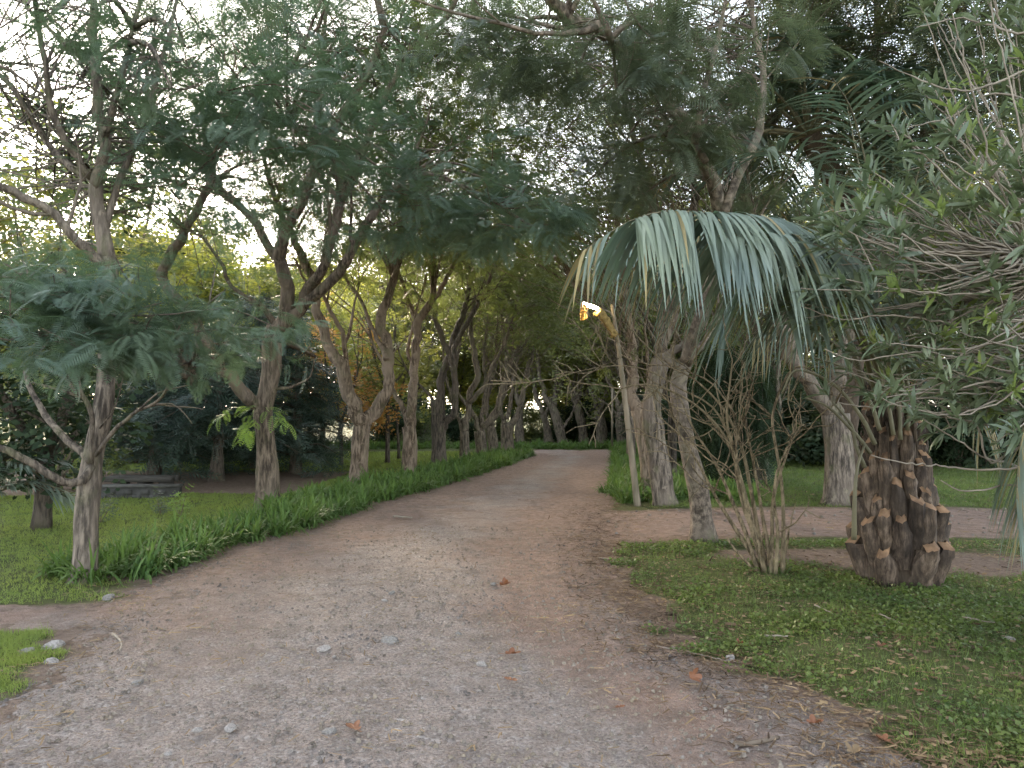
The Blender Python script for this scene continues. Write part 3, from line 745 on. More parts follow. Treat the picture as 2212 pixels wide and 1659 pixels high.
avenue(306, gb_(1362, 27), [(1362, 940), (1358, 900)], [([(1358, 900), (1350, 850), (1335, 790), (1325, 720), (1300, 640)], .5, .14, .05), ([(1358, 902), (1368, 860), (1372, 800), (1380, 700)], .8, .13, .05)],
       .20, .17, 'dim trunk behind the lamp pole, forking low', RG, **dict(far_spec, leaf='leaf_mid', lean=-2.4))
avenue(307, gb_(1450, 21), [(1452, 950), (1455, 890)], [([(1455, 890), (1470, 820), (1480, 740), (1470, 640), (1440, 520)], .5, .13, .05), ([(1455, 892), (1440, 850), (1425, 790), (1400, 700), (1340, 600)], .8, .12, .05)],
       .18, .15, 'dark trunk in the shade between the pale trunk and the ringed trunk', RG, **dict(far_spec, leaf='leaf_mid', lean=-2.4, bark='bark_dark'))
# thin ringed trunk carrying the long overhead limb
b3 = ground_base(1519, 1170); d = b3[1]
t = Tree(303, 'bark_ring', 'leaf_grey', F_HI, .40)
t.limb([b3] + px([(1515, 1120), (1508, 1060), (1490, 985), (1472, 895), (1464, 830), (1480, 780)], d, d), .14, .10, 12, True, .3)
t.limb(px([(1472, 800), (1455, 790), (1442, 770), (1462, 752), (1480, 745)], d, d - .1), .06, .045)
big = t.limb(px([(1480, 785), (1500, 730), (1520, 660), (1545, 570), (1562, 470), (1530, 360), (1470, 250), (1385, 156), (1311, 78), (1287, 58), (1224, 45), (1190, 0), (1170, -90)], d, d - 3.2), .10, .05, 10)
W = [big,
     t.limb(px([(1290, 60), (1240, 70), (1200, 76), (1155, 73), (1085, 52), (981, 28), (900, 0), (820, -20)], d - 3.0, d - 3.4), .030, .010),
     t.limb(px([(1318, 84), (1300, 40), (1280, 0), (1265, -60)], d - 3.0, d - 3.4), .03, .015),
     t.limb(px([(1525, 350), (1500, 310), (1440, 230), (1420, 180), (1430, 90), (1425, 0)], d - 1.8, d - 1.4), .04, .018),
     t.limb(px([(1562, 460), (1600, 370), (1640, 280), (1650, 180), (1630, 60), (1620, -30)], d - 1.2, d - .8), .06, .025),
     t.limb(px([(1500, 310), (1520, 200), (1550, 90), (1570, -20)], d - 2, d - 2.2), .04, .02),
     t.limb(px([(1484, 775), (1520, 740), (1545, 690), (1580, 620), (1620, 560)], d, d + .5), .06, .03)]
for w in W: t.ramify(*w, per_m=1.5, t0=.35, L=(.9, 1.9), sub=5, leaves=3, ext=3, extL=1.6)
t.cloud(P(1380, 80, 12), (3.6, 1.8, 2.0), 90, 900)
t.cloud(P(1300, 250, 14), (3.0, 1.8, 1.8), 50, 500)
for (u, v, dd, ru_, n) in [(1180, 60, 7, .7, 60), (1080, 110, 7.4, .7, 55), (1330, 190, 7.4, .7, 60), (1420, 90, 7, .8, 70), (1240, 190, 7.8, .7, 40), (1540, 130, 7.2, .8, 70), (1440, 300, 8.2, .7, 50), (1560, 260, 8, .7, 50), (1340, 330, 9, .7, 40), (1260, 400, 9.4, .6, 36), (1390, 420, 9.2, .6, 36)]:
    t.pad(P(u, v, dd), (ru_, ru_, .18), n)
t.leaves(1.4)
t.finish('park_tree', 'slim ringed trunk in front of the side track, its long limb arching overhead', b3, 'tree', RG)
b = ground_base(1645, 1038)
avenue(304, b, [(1645, 1000), (1644, 935)],
       [([(1644, 940), (1646, 890), (1652, 840), (1640, 760), (1620, 660), (1600, 560)], .8, .13, .05),
        ([(1646, 940), (1665, 910), (1682, 870), (1678, 830), (1690, 740)], -.4, .11, .05)],
       .22, .17, 'pale grey trunk standing on the shaded grass behind the cane shrub', RG, leaf='leaf_grey', bark='bark_grey', tmpl=F_MID, size=.5)
b = ground_base(1812, 1092)
avenue(305, b, [(1812, 1050), (1811, 980), (1803, 895)],
       [([(1803, 900), (1775, 868), (1751, 837), (1723, 800), (1700, 740), (1660, 620), (1625, 480), (1608, 380), (1640, 300), (1700, 225), (1735, 160), (1755, 87), (1762, 0), (1770, -90)], -1.6, .17, .06),
        ([(1804, 900), (1806, 841), (1830, 740), (1870, 600), (1900, 440), (1910, 300), (1890, 150), (1900, 0)], -1.0, .17, .06),
        ([(1705, 220), (1690, 120), (1680, 20), (1660, -60)], -2.0, .06, .03),
        ([(1880, 540), (1950, 400), (2010, 250), (2050, 100), (2080, -20)], -1.6, .09, .03)],
       .26, .22, 'thick lichen-blotched trunk forking low behind the palm', RG, bark='bark_grey', leaf='leaf_grey', tmpl=F_MID, size=.42, per_m=1.5, flare=.6, over=[((5.5, 7.5, 8.6), (4.2, 3.2, 1.0), 90, 1500), ((7.5, 12, 8.0), (4, 3.5, 1.6), 80, 1100), ((6.5, 17.5, 7.0), (4, 3.5, 1.6), 70, 900), (P(2060, 150, 13), (3.0, 2, 2.2), 80, 1000)],  # first cloud: mostly unseen leaves added overhead to shade the right-hand grass
       pads=[(1700, 60, 11, .9, 60), (1850, 60, 11, 1., 70), (1960, 120, 11, 1., 70), (2060, 60, 10.5, 1., 70), (2150, 160, 10.5, 1., 70), (2100, 300, 11, 1., 60), (1960, 260, 11, .9, 50), (1780, 180, 11.5, .9, 45), (2180, 380, 11, .9, 50)])
print('named trees', round(time.time() - T0, 1))

# ------------------------------------------------------------------ background woods: a few kinds, then copies
def wood_tree(seed, h, leaf, bark, tmpl, size, nl, spread, low, label, group, name='wood_tree', r0=.17, nleaf=1700, twigs=True):
    t = Tree(seed, bark, leaf, tmpl, size); r = t.r
    top = np.array([r.normal() * .4, r.normal() * .4, h * .8])
    fork = np.array([r.normal() * .15, r.normal() * .15, h * low])
    t.limb([np.zeros(3), fork * .5 + r.normal(size=3) * .05, fork], r0, r0 * .75, 8, True, .3, step=.4)
    for i in range(nl):
        a = i / nl * 2 * PI + r.random(); rr = spread * r.uniform(.35, .8)
        e = np.array([math.cos(a) * rr, math.sin(a) * rr, h * r.uniform(.65, .95)])
        m_ = fork + (e - fork) * .5 + np.array([math.cos(a), math.sin(a), 0]) * rr * .2
        p_, q_ = t.limb([fork, m_, e], r0 * .5, .03, 6, step=.5)
        t.ramify(p_, q_, per_m=.6, t0=.2, L=(1.0, 2.4), sub=2, leaves=1, ext=2, extL=1.5, far=True)
    # leafy clumps through the crown volume, denser in some layers
    k = 46; c = []
    for i in range(k):
        a = r.random() * 2 * PI; zz = r.random() ** .8; rad = spread * math.sqrt(r.random()) * (1.0 - .55 * abs(zz - .45) ** 1.2)
        c.append([math.cos(a) * rad, math.sin(a) * rad, h * (low * .9 + (1 - low * .9) * zz)])
    c = np.array(c)
    idx = r.integers(0, k, nleaf)
    pp = c[idx] + r.normal(size=(nleaf, 3)) * np.array([.55, .55, .28]) * (spread / 3.2)
    for p in pp: t.anchors.append((p, p - np.array([0, 0, h * .5]) + r.normal(size=3) * .8))
    t.leaves(1.0)
    return t.finish(name, label, (0, 0, 0), 'tree', group)
WG = 'trees of the park woods behind the avenue'
kinds = [wood_tree(401, 10, 'leaf_far', 'bark_far', F_BIG, .62, 6, 3.4, .26, 'broad green tree of the woods standing behind the avenue rows', WG),
         wood_tree(402, 12, 'leaf_far', 'bark_far', F_BIG, .62, 6, 3.6, .32, 'broad green tree of the woods standing behind the avenue rows', WG, nleaf=2000),
         wood_tree(403, 9, 'leaf_mid', 'bark_far', F_BIG, .58, 5, 3.0, .22, 'broad green tree of the woods standing behind the avenue rows', WG),
         wood_tree(404, 9, 'leaf_backlit', 'bark_far', F_BIG, .58, 5, 3.2, .20, 'yellow-green tree lit by the low sun behind the left avenue', 'sunlit yellow-green trees on the left')]
spots = []
rw = np.random.default_rng(55)
# rows beyond left lawn, behind the avenue, and on the right
for (x0, x1, y0, y1, n, ks) in [(-34, -10, 27, 40, 13, (0, 1, 2)), (-26, -6, 26, 34, 5, (3,)), (-46, -8, 42, 60, 14, (0, 1)), (-12, 14, 54, 66, 22, (0, 1, 2)), (7, 15, 30, 50, 8, (0, 1, 2)),
                                (12, 36, 26, 36, 10, (0, 1, 2)), (15, 48, 38, 60, 12, (0, 1)), (-18, -9, 36, 50, 5, (3, 0)), (-3, 9, 55, 60, 4, (3,)), (-30, 40, 66, 85, 18, (1, 1, 0))]:
    got = []
    for i in range(n):
        for _ in range(30):
            p = np.array([rw.uniform(x0, x1), rw.uniform(y0, y1)])
            if all(np.hypot(*(p - q)) > 2.6 for q in got) and path_e(p[0], p[1]) < -2: break
        got.append(p); spots.append((p[0], p[1], ks[i % len(ks)]))
used = [False] * 4
for x, y, k in spots:
    loc = (x, y, float(gz(x, y)) - .05 + 4. * float(sstep(70, 250, np.hypot(x, y)))); rz = rw.random() * 6.28; s_ = rw.uniform(.85, 1.25)
    if not used[k]:
        kinds[k].location = loc; kinds[k].rotation_euler = (0, 0, rz); used[k] = True
    else: dup(kinds[k], loc, rz, s_)

# shrubs of the undergrowth
def shrub(seed, w, h, leaf, tmpl, size, n, label, group, name='shrub'):
    t = Tree(seed, 'bark_far', leaf, tmpl, size); r = t.r
    for i in range(7):
        a = r.random() * 6.28; e = np.array([math.cos(a) * w * .35, math.sin(a) * w * .35, h * r.uniform(.5, .85)])
        t.limb([np.array([math.cos(a) * .08, math.sin(a) * .08, -.05]), e * np.array([.45, .45, .5]), e], .035, .01, 5, step=.4)
    k = 20
    c = np.stack([r.normal(size=k) * w * .28, r.normal(size=k) * w * .28, h * (.15 + .75 * r.random(k))], -1)
    pp = c[r.integers(0, k, n)] + r.normal(size=(n, 3)) * np.array([.2, .2, .13]) * w * .5
    pp[:, 2] = np.maximum(pp[:, 2], .08)
    for p in pp: t.anchors.append((p, p - np.array([0, 0, h * .3]) + r.normal(size=3) * .3))
    t.leaves(1.0)
    return t.finish(name, label, (0, 0, 0), 'shrub', group, trunk_name='stems')
SG = 'dark undergrowth shrubs behind the avenue'
shr = [shrub(451, 2.4, 1.9, 'leaf_dark', F_BIG, .36, 900, 'dark bushy shrub in the undergrowth behind the avenue trunks', SG),
       shrub(452, 3.0, 2.6, 'leaf_dark', F_BIG, .40, 1100, 'dark bushy shrub in the undergrowth behind the avenue trunks', SG),
       shrub(453, 2.2, 1.8, 'leaf_mid', F_BIG, .34, 800, 'mid green shrub among the trunks behind the avenue', 'mid green shrubs behind the avenue')]
used = [False] * 3
ss = []
for (x0, x1, y0, y1, n, ks) in [(-30, -9, 24, 34, 12, (0, 1, 2)), (-9, -4, 33, 46, 7, (0, 1, 2)), (-8, 12, 47, 56, 26, (0, 1, 2)), (6.5, 15, 27, 42, 18, (0, 1, 1)), (9, 34, 22, 30, 30, (1, 0, 1))]:
    for i in range(n): ss.append((rw.uniform(x0, x1), rw.uniform(y0, y1), ks[i % 3]))
for x, y, k in ss:
    if path_e(x, y) > -1.5: continue
    loc = (x, y, float(gz(x, y)) - .02)
    if not used[k]: shr[k].location = loc; used[k] = True
    else: dup(shr[k], loc, rw.random() * 6.28, rw.uniform(.8, 1.35))

# autumn tree and slim young trees on the left lawn
o = wood_tree(461, 4.6, 'leaf_orange', 'bark_dark', F_BIG, .34, 5, 1.7, .3, 'small tree in orange autumn leaf on the left lawn', None, 'autumn_tree', .07, 900)
p = P(738, 900, 25); o.location = (p[0], 25, -.03)
o = wood_tree(462, 5.5, 'leaf_far', 'bark_dark', F_BIG, .4, 5, 1.8, .45, 'slim young tree with a bare straight stem, between the third and fourth avenue trunks', None, 'young_tree', .08, 500)
p = P(838, 900, 26); o.location = (p[0], 26, -.03)
o = wood_tree(463, 4.5, 'leaf_far', 'bark_dark', F_BIG, .4, 4, 1.5, .4, 'thin dark sapling leaning beside the fourth avenue trunk', None, 'young_tree', .06, 380)
p = P(862, 900, 28); o.location = (p[0], 28, -.03)

# ------------------------------------------------------------------ cedars on the left
NEEDLE = (np.array([[-.035, 0, 0], [.035, 0, 0], [.02, .6, .02], [0, 1, -.02], [-.02, .6, .02]], float)[[0, 1, 2, 4]], np.array([[0, 1, 2, 3]]))
def spray_template():
    V = []; Q = []
    r = np.random.default_rng(3)
    for i in range(16):
        t = i / 15; c = np.array([0, t, -.12 * t * t]); s_ = -1 if i % 2 else 1
        d = unit(np.array([s_ * .8, .7, .1 * r.normal()])); L = .34 * (1 - .6 * t) + .08
        Q.append([len(V) + j for j in range(4)]); V.extend(kite(c, d, L, .055, np.array([0, 0, 1.0])))
    return np.array(V), np.array(Q)
SPRAY = spray_template()
def cedar(seed, base, h, w, label, z0=.8, leaf='leaf_spruce'):
    t = Tree(seed, 'bark_dark', leaf, SPRAY, .55); r = t.r
    t.limb([np.zeros(3), np.array([.05, 0, h * .5]), np.array([0, .05, h])], .17, .03, 8, True, .3, step=.4)
    z = z0
    while z < h * .97:
        f = 1 - (z / h) ** 1.3
        for i in range(6):
            a = r.random() * 6.28; L = w * f * r.uniform(.6, 1.1) + .3
            d = np.array([math.cos(a), math.sin(a), .0])
            q = np.array([[0, 0, z], d * L * .5 + [0, 0, z + .10 * L], d * L + [0, 0, z - .12 * L]])
            q, = smooth_path(q, .25); t.twigs.tube(q, np.linspace(.035, .006, len(q)), 4, cap=False)
            for k in range(int(L * 15)):
                j = r.integers(len(q) // 4, len(q)); sd = np.array([-d[1], d[0], 0]) * r.normal() * .8
                t.anchors.append((q[j] + sd * .22 * L * r.random(), d + sd + np.array([0, 0, -.12])))
        z += r.uniform(.22, .38)
    t.leaves(1.0, 0, .05)
    o = t.finish('cedar_tree', label, (0, 0, 0), 'tree'); o.location = base; return o
for u, dd, h, w_, lab, s_ in [(335, 19.5, 4.6, 2.2, 'dark cedar with flat layered boughs, behind the low wall and nearest tree', 11),
                             (470, 18.5, 4.0, 2.3, 'blue-grey cedar with drooping layered boughs left of the second avenue trunk', 12),
                             (640, 21, 4.8, 1.6, 'dark narrow cedar right behind the second avenue trunk', 13),
                             (555, 23, 5.6, 2.3, 'tallest dark cedar, half hidden by the second avenue trunk', 14)]:
    p = P(u, 900, dd); cedar(s_, (p[0], dd, float(gz(p[0], dd)) - .03), h, w_, lab, 1.0 if s_ == 12 else .5)

# low masonry wall and picnic table under the cedars
p = P(290, 900, 14.6)
o = thing('low_wall', 'low dark masonry wall with a pale coping under the cedars', 'wall', (p[0], 14.9, 0))
b = MB(); b.box((0, 0, .08), (1.5, .3, .30)); 
for i in range(9):
    b.box((-.66 + i * .165, -.155, .03 + .11 * (i % 2)), (.165, .02, .10))
b.obj('masonry', M['wallstone'], o)
b = MB(); b.box((.0, 0, .252), (1.54, .36, .04)); b.obj('coping', M['coping'], o)
p = P(312, 900, 16.2)
o = thing('low_bench', 'low dark timber bench just behind the low wall', 'bench', (p[0], 16.2, float(gz(p[0], 16.2))))
b = MB()
for i in range(2): b.box((0, -.14 + i * .28, .27), (1.36, .26, .11))
b.obj('seat', M['timber'], o)
for s_ in (-.45, .05, .5):
    b = MB(); b.box((s_, 0, .10), (.14, .44, .23)); b.obj('leg', M['timber'], o)

# ------------------------------------------------------------------ palms
def leaflet_strips(mb, base, d, L, w, droop, rng, m=0, seg=4, up=None):
    """many strap leaflets at once: base, d (n,3), L, w, droop arrays"""
    n = len(base); t = np.linspace(0, 1, seg + 1)
    pts = base[:, None] + d[:, None] * (L[:, None] * t[None])[..., None]
    g = (droop * L)[:, None] * t[None] ** 1.8
    pts[..., 2] -= g
    side = unit(np.cross(d, np.array([0, 0, 1.0]) if up is None else up) + rng.normal(size=(n, 3)) * .18)
    prof = np.array([.55, 1, .95, .65, .06]) if seg == 4 else np.interp(t, [0, .3, .7, 1], [.5, 1, .8, .05])
    a = pts + side[:, None] * (w[:, None] * prof[None] * .5)[..., None]
    b = pts - side[:, None] * (w[:, None] * prof[None] * .5)[..., None]
    v = np.stack([a, b], 2).reshape(n, -1, 3); k = (seg + 1) * 2
    q = np.array([[2 * i, 2 * i + 1, 2 * i + 3, 2 * i + 2] for i in range(seg)])
    mb.add(v.reshape(-1, 3), (np.arange(n)[:, None, None] * k + q[None]).reshape(-1, 4), None, m)
def palm_frond(rach, L, w, n, rng, droop=.5, ang=.9, r0=.028, mats=('leaf_palm', 'petiole'), start=.28, hang=0., seg=4, dead=.06):
    """rach: 3-D control points; returns MB (slot 0 leaflet, 1 rachis, 2 straw)"""
    pts, = smooth_path(rach, .06)
    mb = MB(); m = len(pts)
    mb.tube(pts, np.linspace(r0, .004, m), 6, m=1)
    tg = unit(np.gradient(pts, axis=0))
    tt = start + (1 - start) * np.sort(rng.random(n)); j = np.minimum((tt * (m - 1)).astype(int), m - 2)
    base = pts[j]; T = tg[j]
    S = unit(np.cross(T, np.array([0, 0, 1.0]))); U = np.cross(S, T)
    sg = np.where(np.arange(n) % 2 == 0, 1, -1)[:, None]
    d = unit(T * ang + S * sg * 1.0 + U * .28 + rng.normal(size=(n, 3)) * .10 + np.array([0, 0, -hang]))
    env = np.sin(PI * np.clip(.14 + .80 * (tt - start) / (1 - start), 0, 1)) ** .7
    Ls = L * (.45 + .6 * env) * rng.uniform(.85, 1.1, n)
    ww = w * rng.uniform(.75, 1.15, n); dr = droop * rng.uniform(.6, 1.35, n)
    k = rng.random(n) < dead
    for mask_, mi in ((~k, 0), (k, 2)):
        if mask_.any(): leaflet_strips(mb, base[mask_], d[mask_], Ls[mask_], ww[mask_], dr[mask_], rng, mi, seg)
    return mb
PALM = ground_base(1955, 1262); pd = PALM[1]
palm = thing('palm_tree', 'stout palm with a trunk armoured in cut leaf bases and blue-green fronds', 'palm', PALM)
def palm_axis(z): return PALM + np.array([-.03 - .035 * z, 0, z])
def palm_r(z): return float(np.interp(z, [-.1, .1, .35, .6, .95, 1.25, 1.5, 1.9], [.34, .36, .345, .315, .255, .215, .19, .16]))
b = MB(); zz = np.linspace(-.08, 1.95, 30)
b.tube([palm_axis(z) for z in zz], [palm_r(z) * .93 for z in zz], 28, rough=.10)
rp = np.random.default_rng(12)
z = .0; row = 0
while z < 1.50:
    nb = 8; R_ = palm_r(z); hh = .46 - .06 * z; big = z < .4
    for i in range(nb):
        a0 = (i + .5 * (row % 2)) / nb * 2 * PI + rp.normal() * .10; zb = z + rp.normal() * .04
        wd = 2 * PI * R_ / nb * .50 * rp.uniform(.85, 1.15); H = hh * rp.uniform(.7, 1.3); out_ = (rp.uniform(.08, .15) if big else rp.uniform(.05, .115)) * (1 - .25 * z)
        nu, nv = 9, 8; V = []; skew = rp.normal() * .25; notch = rp.uniform(-.2, .5)
        for jv in range(nv):
            t = jv / (nv - 1)
            for iu in range(nu):
                s_ = iu / (nu - 1) * 2 - 1
                wid = wd * (.62 * (1 - t) ** .7 + .40 + .06 * math.sin(t * PI * 3 + skew * 9))
                th = a0 + s_ * wid / R_ + skew * t * .2
                bulge = (1 - s_ * s_) ** .8 * (.030 + .02 * math.sin(t * PI)) + .010 * math.exp(-(s_ / .12) ** 2) + out_ * t ** 1.5 - .03 * (1 - t) - .02 * s_ * s_
                dz = (-.07 * notch * (1 - abs(s_)) ** 1.2 + .05 * s_ * skew) * t ** 3
                zc = zb + H * t + dz; rr = palm_r(zc) * .98 + bulge
                c = palm_axis(zc); V.append(c + np.array([math.cos(th) * rr, math.sin(th) * rr, 0]) + rp.normal(size=3) * .005)
        V = np.array(V); q = [[jv * nu + iu, jv * nu + iu + 1, (jv + 1) * nu + iu + 1, (jv + 1) * nu + iu] for jv in range(nv - 1) for iu in range(nu - 1)]
        b.add(V, q, None, 1)
        top = V[-nu:]; ax0 = palm_axis(zb + H)
        inn = ax0 + (top - ax0) * np.array([.86, .86, 1]); inn[:, 2] = top[:, 2] + .045 + .03 * rp.random()
        b.add(np.vstack([top, inn]), [[i2, i2 + 1, nu + i2 + 1, nu + i2] for i2 in range(nu - 1)], None, 2)
        b.add(np.vstack([inn, ax0 + (inn - ax0) * np.array([.75, .75, 1]) - [0, 0, .16]]), [[i2, i2 + 1, nu + i2 + 1, nu + i2] for i2 in range(nu - 1)], None, 0)
        for e in (0, nu - 1):
            ed = V[e::nu]; ie = np.array([palm_axis(v[2]) + (v - palm_axis(v[2])) * np.array([.78, .78, 1]) for v in ed])
            b.add(np.vstack([ed, ie]), [[k, k + 1, nv + k + 1, nv + k] for k in range(nv - 1)], None, 1)
    z += .175; row += 1
# loose fibre and stubs under the crown
for i in range(60):
    a = rp.random() * 6.28; z0 = rp.uniform(1.2, 1.8); c = palm_axis(z0); R_ = palm_r(z0)
    q = [c + np.array([math.cos(a) * R_, math.sin(a) * R_, 0]), c + np.array([math.cos(a) * (R_ + .08), math.sin(a) * (R_ + .08), rp.uniform(.05, .2)]), c + np.array([math.cos(a) * (R_ + .10), math.sin(a) * (R_ + .1), rp.uniform(-.3, .4)])]
    b.tube(q, [.02, .014, .004], 4, cap=False)
b.obj('trunk', [M['fibre'], M['boot'], M['boot_cut']], palm, PALM, True)
fm = [M['leaf_palm'], M['petiole'], M['leaf_old']]
def add_frond(mb, lab=None, mats=fm, root=palm, base=PALM):
    o = mb.obj('frond', mats, root, base)
    if lab: o['label'] = lab
    return o
hub = lambda du=0, dv=0, dd=0: P(1930 + du, 885 + dv, pd + dd)
RF = np.random.default_rng(31)
# main arching frond, leaflets hanging like a curtain
add_frond(palm_frond([hub(-30, 0), P(1860, 740, 6.5), P(1770, 560, 6.1), P(1660, 480, 5.7), P(1540, 462, 5.35), P(1430, 458, 5.2), P(1358, 478, 5.1)], .60, .033, 300, RF, 1.2, .35, .03, start=.50, hang=.2, seg=6, dead=.05), 'long drooping blue-green frond reaching over the drive edge')
add_frond(palm_frond([hub(-20, -5), P(1890, 720, 6.4), P(1820, 590, 5.9), P(1730, 520, 5.4), P(1640, 505, 5.2), P(1540, 520, 5.1)], .58, .034, 230, RF, 1.2, .35, .03, start=.50, hang=.2, seg=6, dead=.05))
add_frond(palm_frond([hub(-50, -10, .1), P(1800, 660, 7.0), P(1640, 520, 7.1), P(1500, 462, 7.0), P(1370, 475, 6.9), P(1255, 545, 6.8)], .62, .032, 110, RF, 1.1, .4, .03, start=.45, hang=.3, seg=6, dead=.3))
FR = [([(1900, 740, 7.2), (1850, 560, 7.4), (1760, 400, 7.5), (1690, 330, 7.4), (1620, 330, 7.2)], .75, .038, 70, .55),
      ([(1925, 720, 7.0), (1905, 520, 6.9), (1870, 350, 6.7), (1840, 240, 6.5), (1800, 170, 6.2)], .75, .036, 80, .45),
      ([(1950, 700, 6.8), (1960, 500, 6.6), (1990, 350, 6.4), (2040, 260, 6.2)], .75, .036, 70, .5),
      ([(1980, 720, 6.9), (2060, 560, 6.8), (2160, 470, 6.6), (2280, 460, 6.4)], .75, .036, 70, .6),
      ([(1960, 760, 7.3), (2050, 640, 7.6), (2160, 590, 7.9), (2260, 620, 8.1)], .75, .036, 60, .7),
      ([(1880, 760, 7.3), (1800, 640, 7.6), (1700, 590, 7.9), (1610, 620, 8.0), (1560, 700, 8.0)], .8, .034, 70, .9),
      ([(1890, 780, 6.6), (1830, 680, 6.2), (1760, 640, 5.9), (1690, 680, 5.7)], .7, .036, 60, .95),
      ([(1900, 700, 7.5), (1880, 480, 8.0), (1850, 330, 8.3), (1830, 230, 8.5)], .75, .036, 60, .45),
      ([(1940, 740, 6.6), (1960, 600, 6.1), (2020, 540, 5.7), (2090, 560, 5.5)], .7, .036, 60, .8)]
for ctl, L, w_, n, dr in FR:
    add_frond(palm_frond([hub(RF.uniform(-30, 30), RF.uniform(-10, 10))] + [P(*c) for c in ctl], L, w_, n, RF, dr, .75, .026, start=.34))
# old hanging fronds and bare curved petioles
for ctl, n in [([(1890, 840, 7.2), (1800, 740, 7.4), (1690, 700, 7.5), (1620, 740, 7.5)], 46), ([(1990, 850, 7), (2060, 800, 7), (2110, 850, 7), (2120, 930, 7)], 30)]:
    add_frond(palm_frond([hub()] + [P(*c) for c in ctl], .34, .016, n, RF, 1.2, .4, .02, start=.5, hang=.7, dead=.6), 'old frond with straw leaflets hanging down')
for ctl in [[(1900, 930), (1880, 870), (1830, 800), (1750, 770)], [(1890, 960), (1860, 900), (1800, 830), (1720, 800), (1690, 850)], [(1930, 940), (1915, 860), (1880, 790), (1820, 740)], [(1945, 950), (1940, 870), (1905, 780), (1870, 720)],
            [(1880, 980), (1850, 940), (1790, 880), (1740, 860)], [(1868, 1010), (1848, 960), (1840, 920), (1800, 870)], [(1960, 930), (1965, 860), (1950, 780), (1930, 700)]]:
    q, = smooth_path([P(u, v, pd - .34) for u, v in ctl], .06)
    mb = MB(); mb.tube(q, np.linspace(.022, .009, len(q)), 6); mb.obj('petiole', M['petiole'], palm, PALM, True)
q, = smooth_path([P(1868, 960, pd - .36), P(1852, 1010, pd - .5), P(1846, 1080, pd - .52), P(1845, 1165, pd - .45)], .06)
mb = MB(); mb.tube(q, np.linspace(.010, .026, len(q)), 6); o = mb.obj('petiole', M['petiole'], palm, PALM, True); o['label'] = 'dead tan petiole hanging beside the trunk'

# second, taller palm behind
p0 = P(1822, 900, 14.6); base2 = np.array([p0[0], 14.6, -.03]); c2 = P(1745, 290, 11.2)
palm2 = thing('palm_tree', 'tall dark palm whose starry crown shows high among the right-hand trees', 'palm', base2)
b = MB(); q, = smooth_path([base2, base2 + np.array([.0, -.2, 2.2]), base2 + np.array([-.1, -1.3, 4.4]), c2], .2)
b.tube(q, np.linspace(.20, .15, len(q)), 14, rough=.25); b.obj('trunk', M['fibre'], palm2, base2, True)
for i in range(24):
    a = i / 24 * 2 * PI + RF.normal() * .12; el = RF.uniform(-.5, 1.1)
    dv = np.array([math.cos(a) * math.cos(el), math.sin(a) * math.cos(el), math.sin(el)]); L = RF.uniform(1.6, 2.3)
    r_ = [c2, c2 + dv * L * .5 + [0, 0, .15], c2 + dv * L + np.array([0, 0, -.45])]
    add_frond(palm_frond(r_, .62, .05, 46, RF, .5, .75, .03, start=.25), None, [M['leaf_palmd'], M['petiole'], M['leaf_old']], palm2, base2)

# low palm at the left edge
p0 = P(-60, 900, 10.2); base3 = np.array([p0[0], 10.2, 0.0])
palm3 = thing('palm_plant', 'low spreading palm with stiff grey-green fronds at the left edge', 'palm', base3)
b = MB(); b.tube([base3, base3 + [0, 0, .3], base3 + [0, 0, .5]], [.2, .22, .16], 12, rough=.3); b.obj('stump', M['fibre'], palm3, base3, True)
for i in range(15):
    a = RF.uniform(-1.2, 1.2) if i < 11 else RF.uniform(1.2, 5); el = RF.uniform(.1, 1.0)
    dv = np.array([math.cos(a) * math.cos(el), math.sin(a) * math.cos(el), math.sin(el)]); L = RF.uniform(.9, 1.4)
    c_ = base3 + np.array([0, 0, .45])
    add_frond(palm_frond([c_, c_ + dv * L * .55 + [0, 0, .1], c_ + dv * L + np.array([0, 0, -.25])], .45, .035, 50, RF, .4, .8, .02, start=.2), None, [M['leaf_palm'], M['petiole'], M['leaf_old']], palm3, base3)
# small dark tree beside it
o = wood_tree(471, 3.4, 'leaf_dark', 'bark_dark', F_BIG, .34, 6, 1.6, .3, 'small dark bushy tree on the lawn at the left edge', None, 'bushy_tree', .13, 1200)
p0 = G(88, 1142); o.location = (p0[0], p0[1], -.02)
o = shrub(472, 2.6, 2.6, 'leaf_mid', F_BIG, .3, 1200, 'glossy green shrub behind the nearest tree on the left', None)
p0 = P(110, 900, 15.5); o.location = (p0[0], 15.5, -.02)
for (u, v, s_, lab) in [(345, 1112, .35, 'small grey tuft of a plant on the left lawn, left one'), (388, 1118, .5, 'small leafy seedling with pale leaves on the left lawn'), (215, 1130, .45, 'bluish seedling behind the nearest trunk')]:
    b0 = ground_base(u, v); t = Tree(int(u), 'twig', 'leaf_grey' if u != 388 else 'sunny', F_LO, .16)
    for i in range(5):
        q = t.grow(b0, np.array([RF.normal() * .3, RF.normal() * .3, 1]), s_ * RF.uniform(.6, 1), 4, .15, .05); t.twigs.tube(q, np.linspace(.006, .002, 5), 4, cap=False)
        for k in range(1, 5):
            for _ in range(3): t.anchors.append((q[k], RF.normal(size=3) + [0, 0, .3]))
    t.leaves(1); t.finish('seedling', lab, b0, 'plant', trunk_name='stem')
print('woods, palms', round(time.time() - T0, 1))

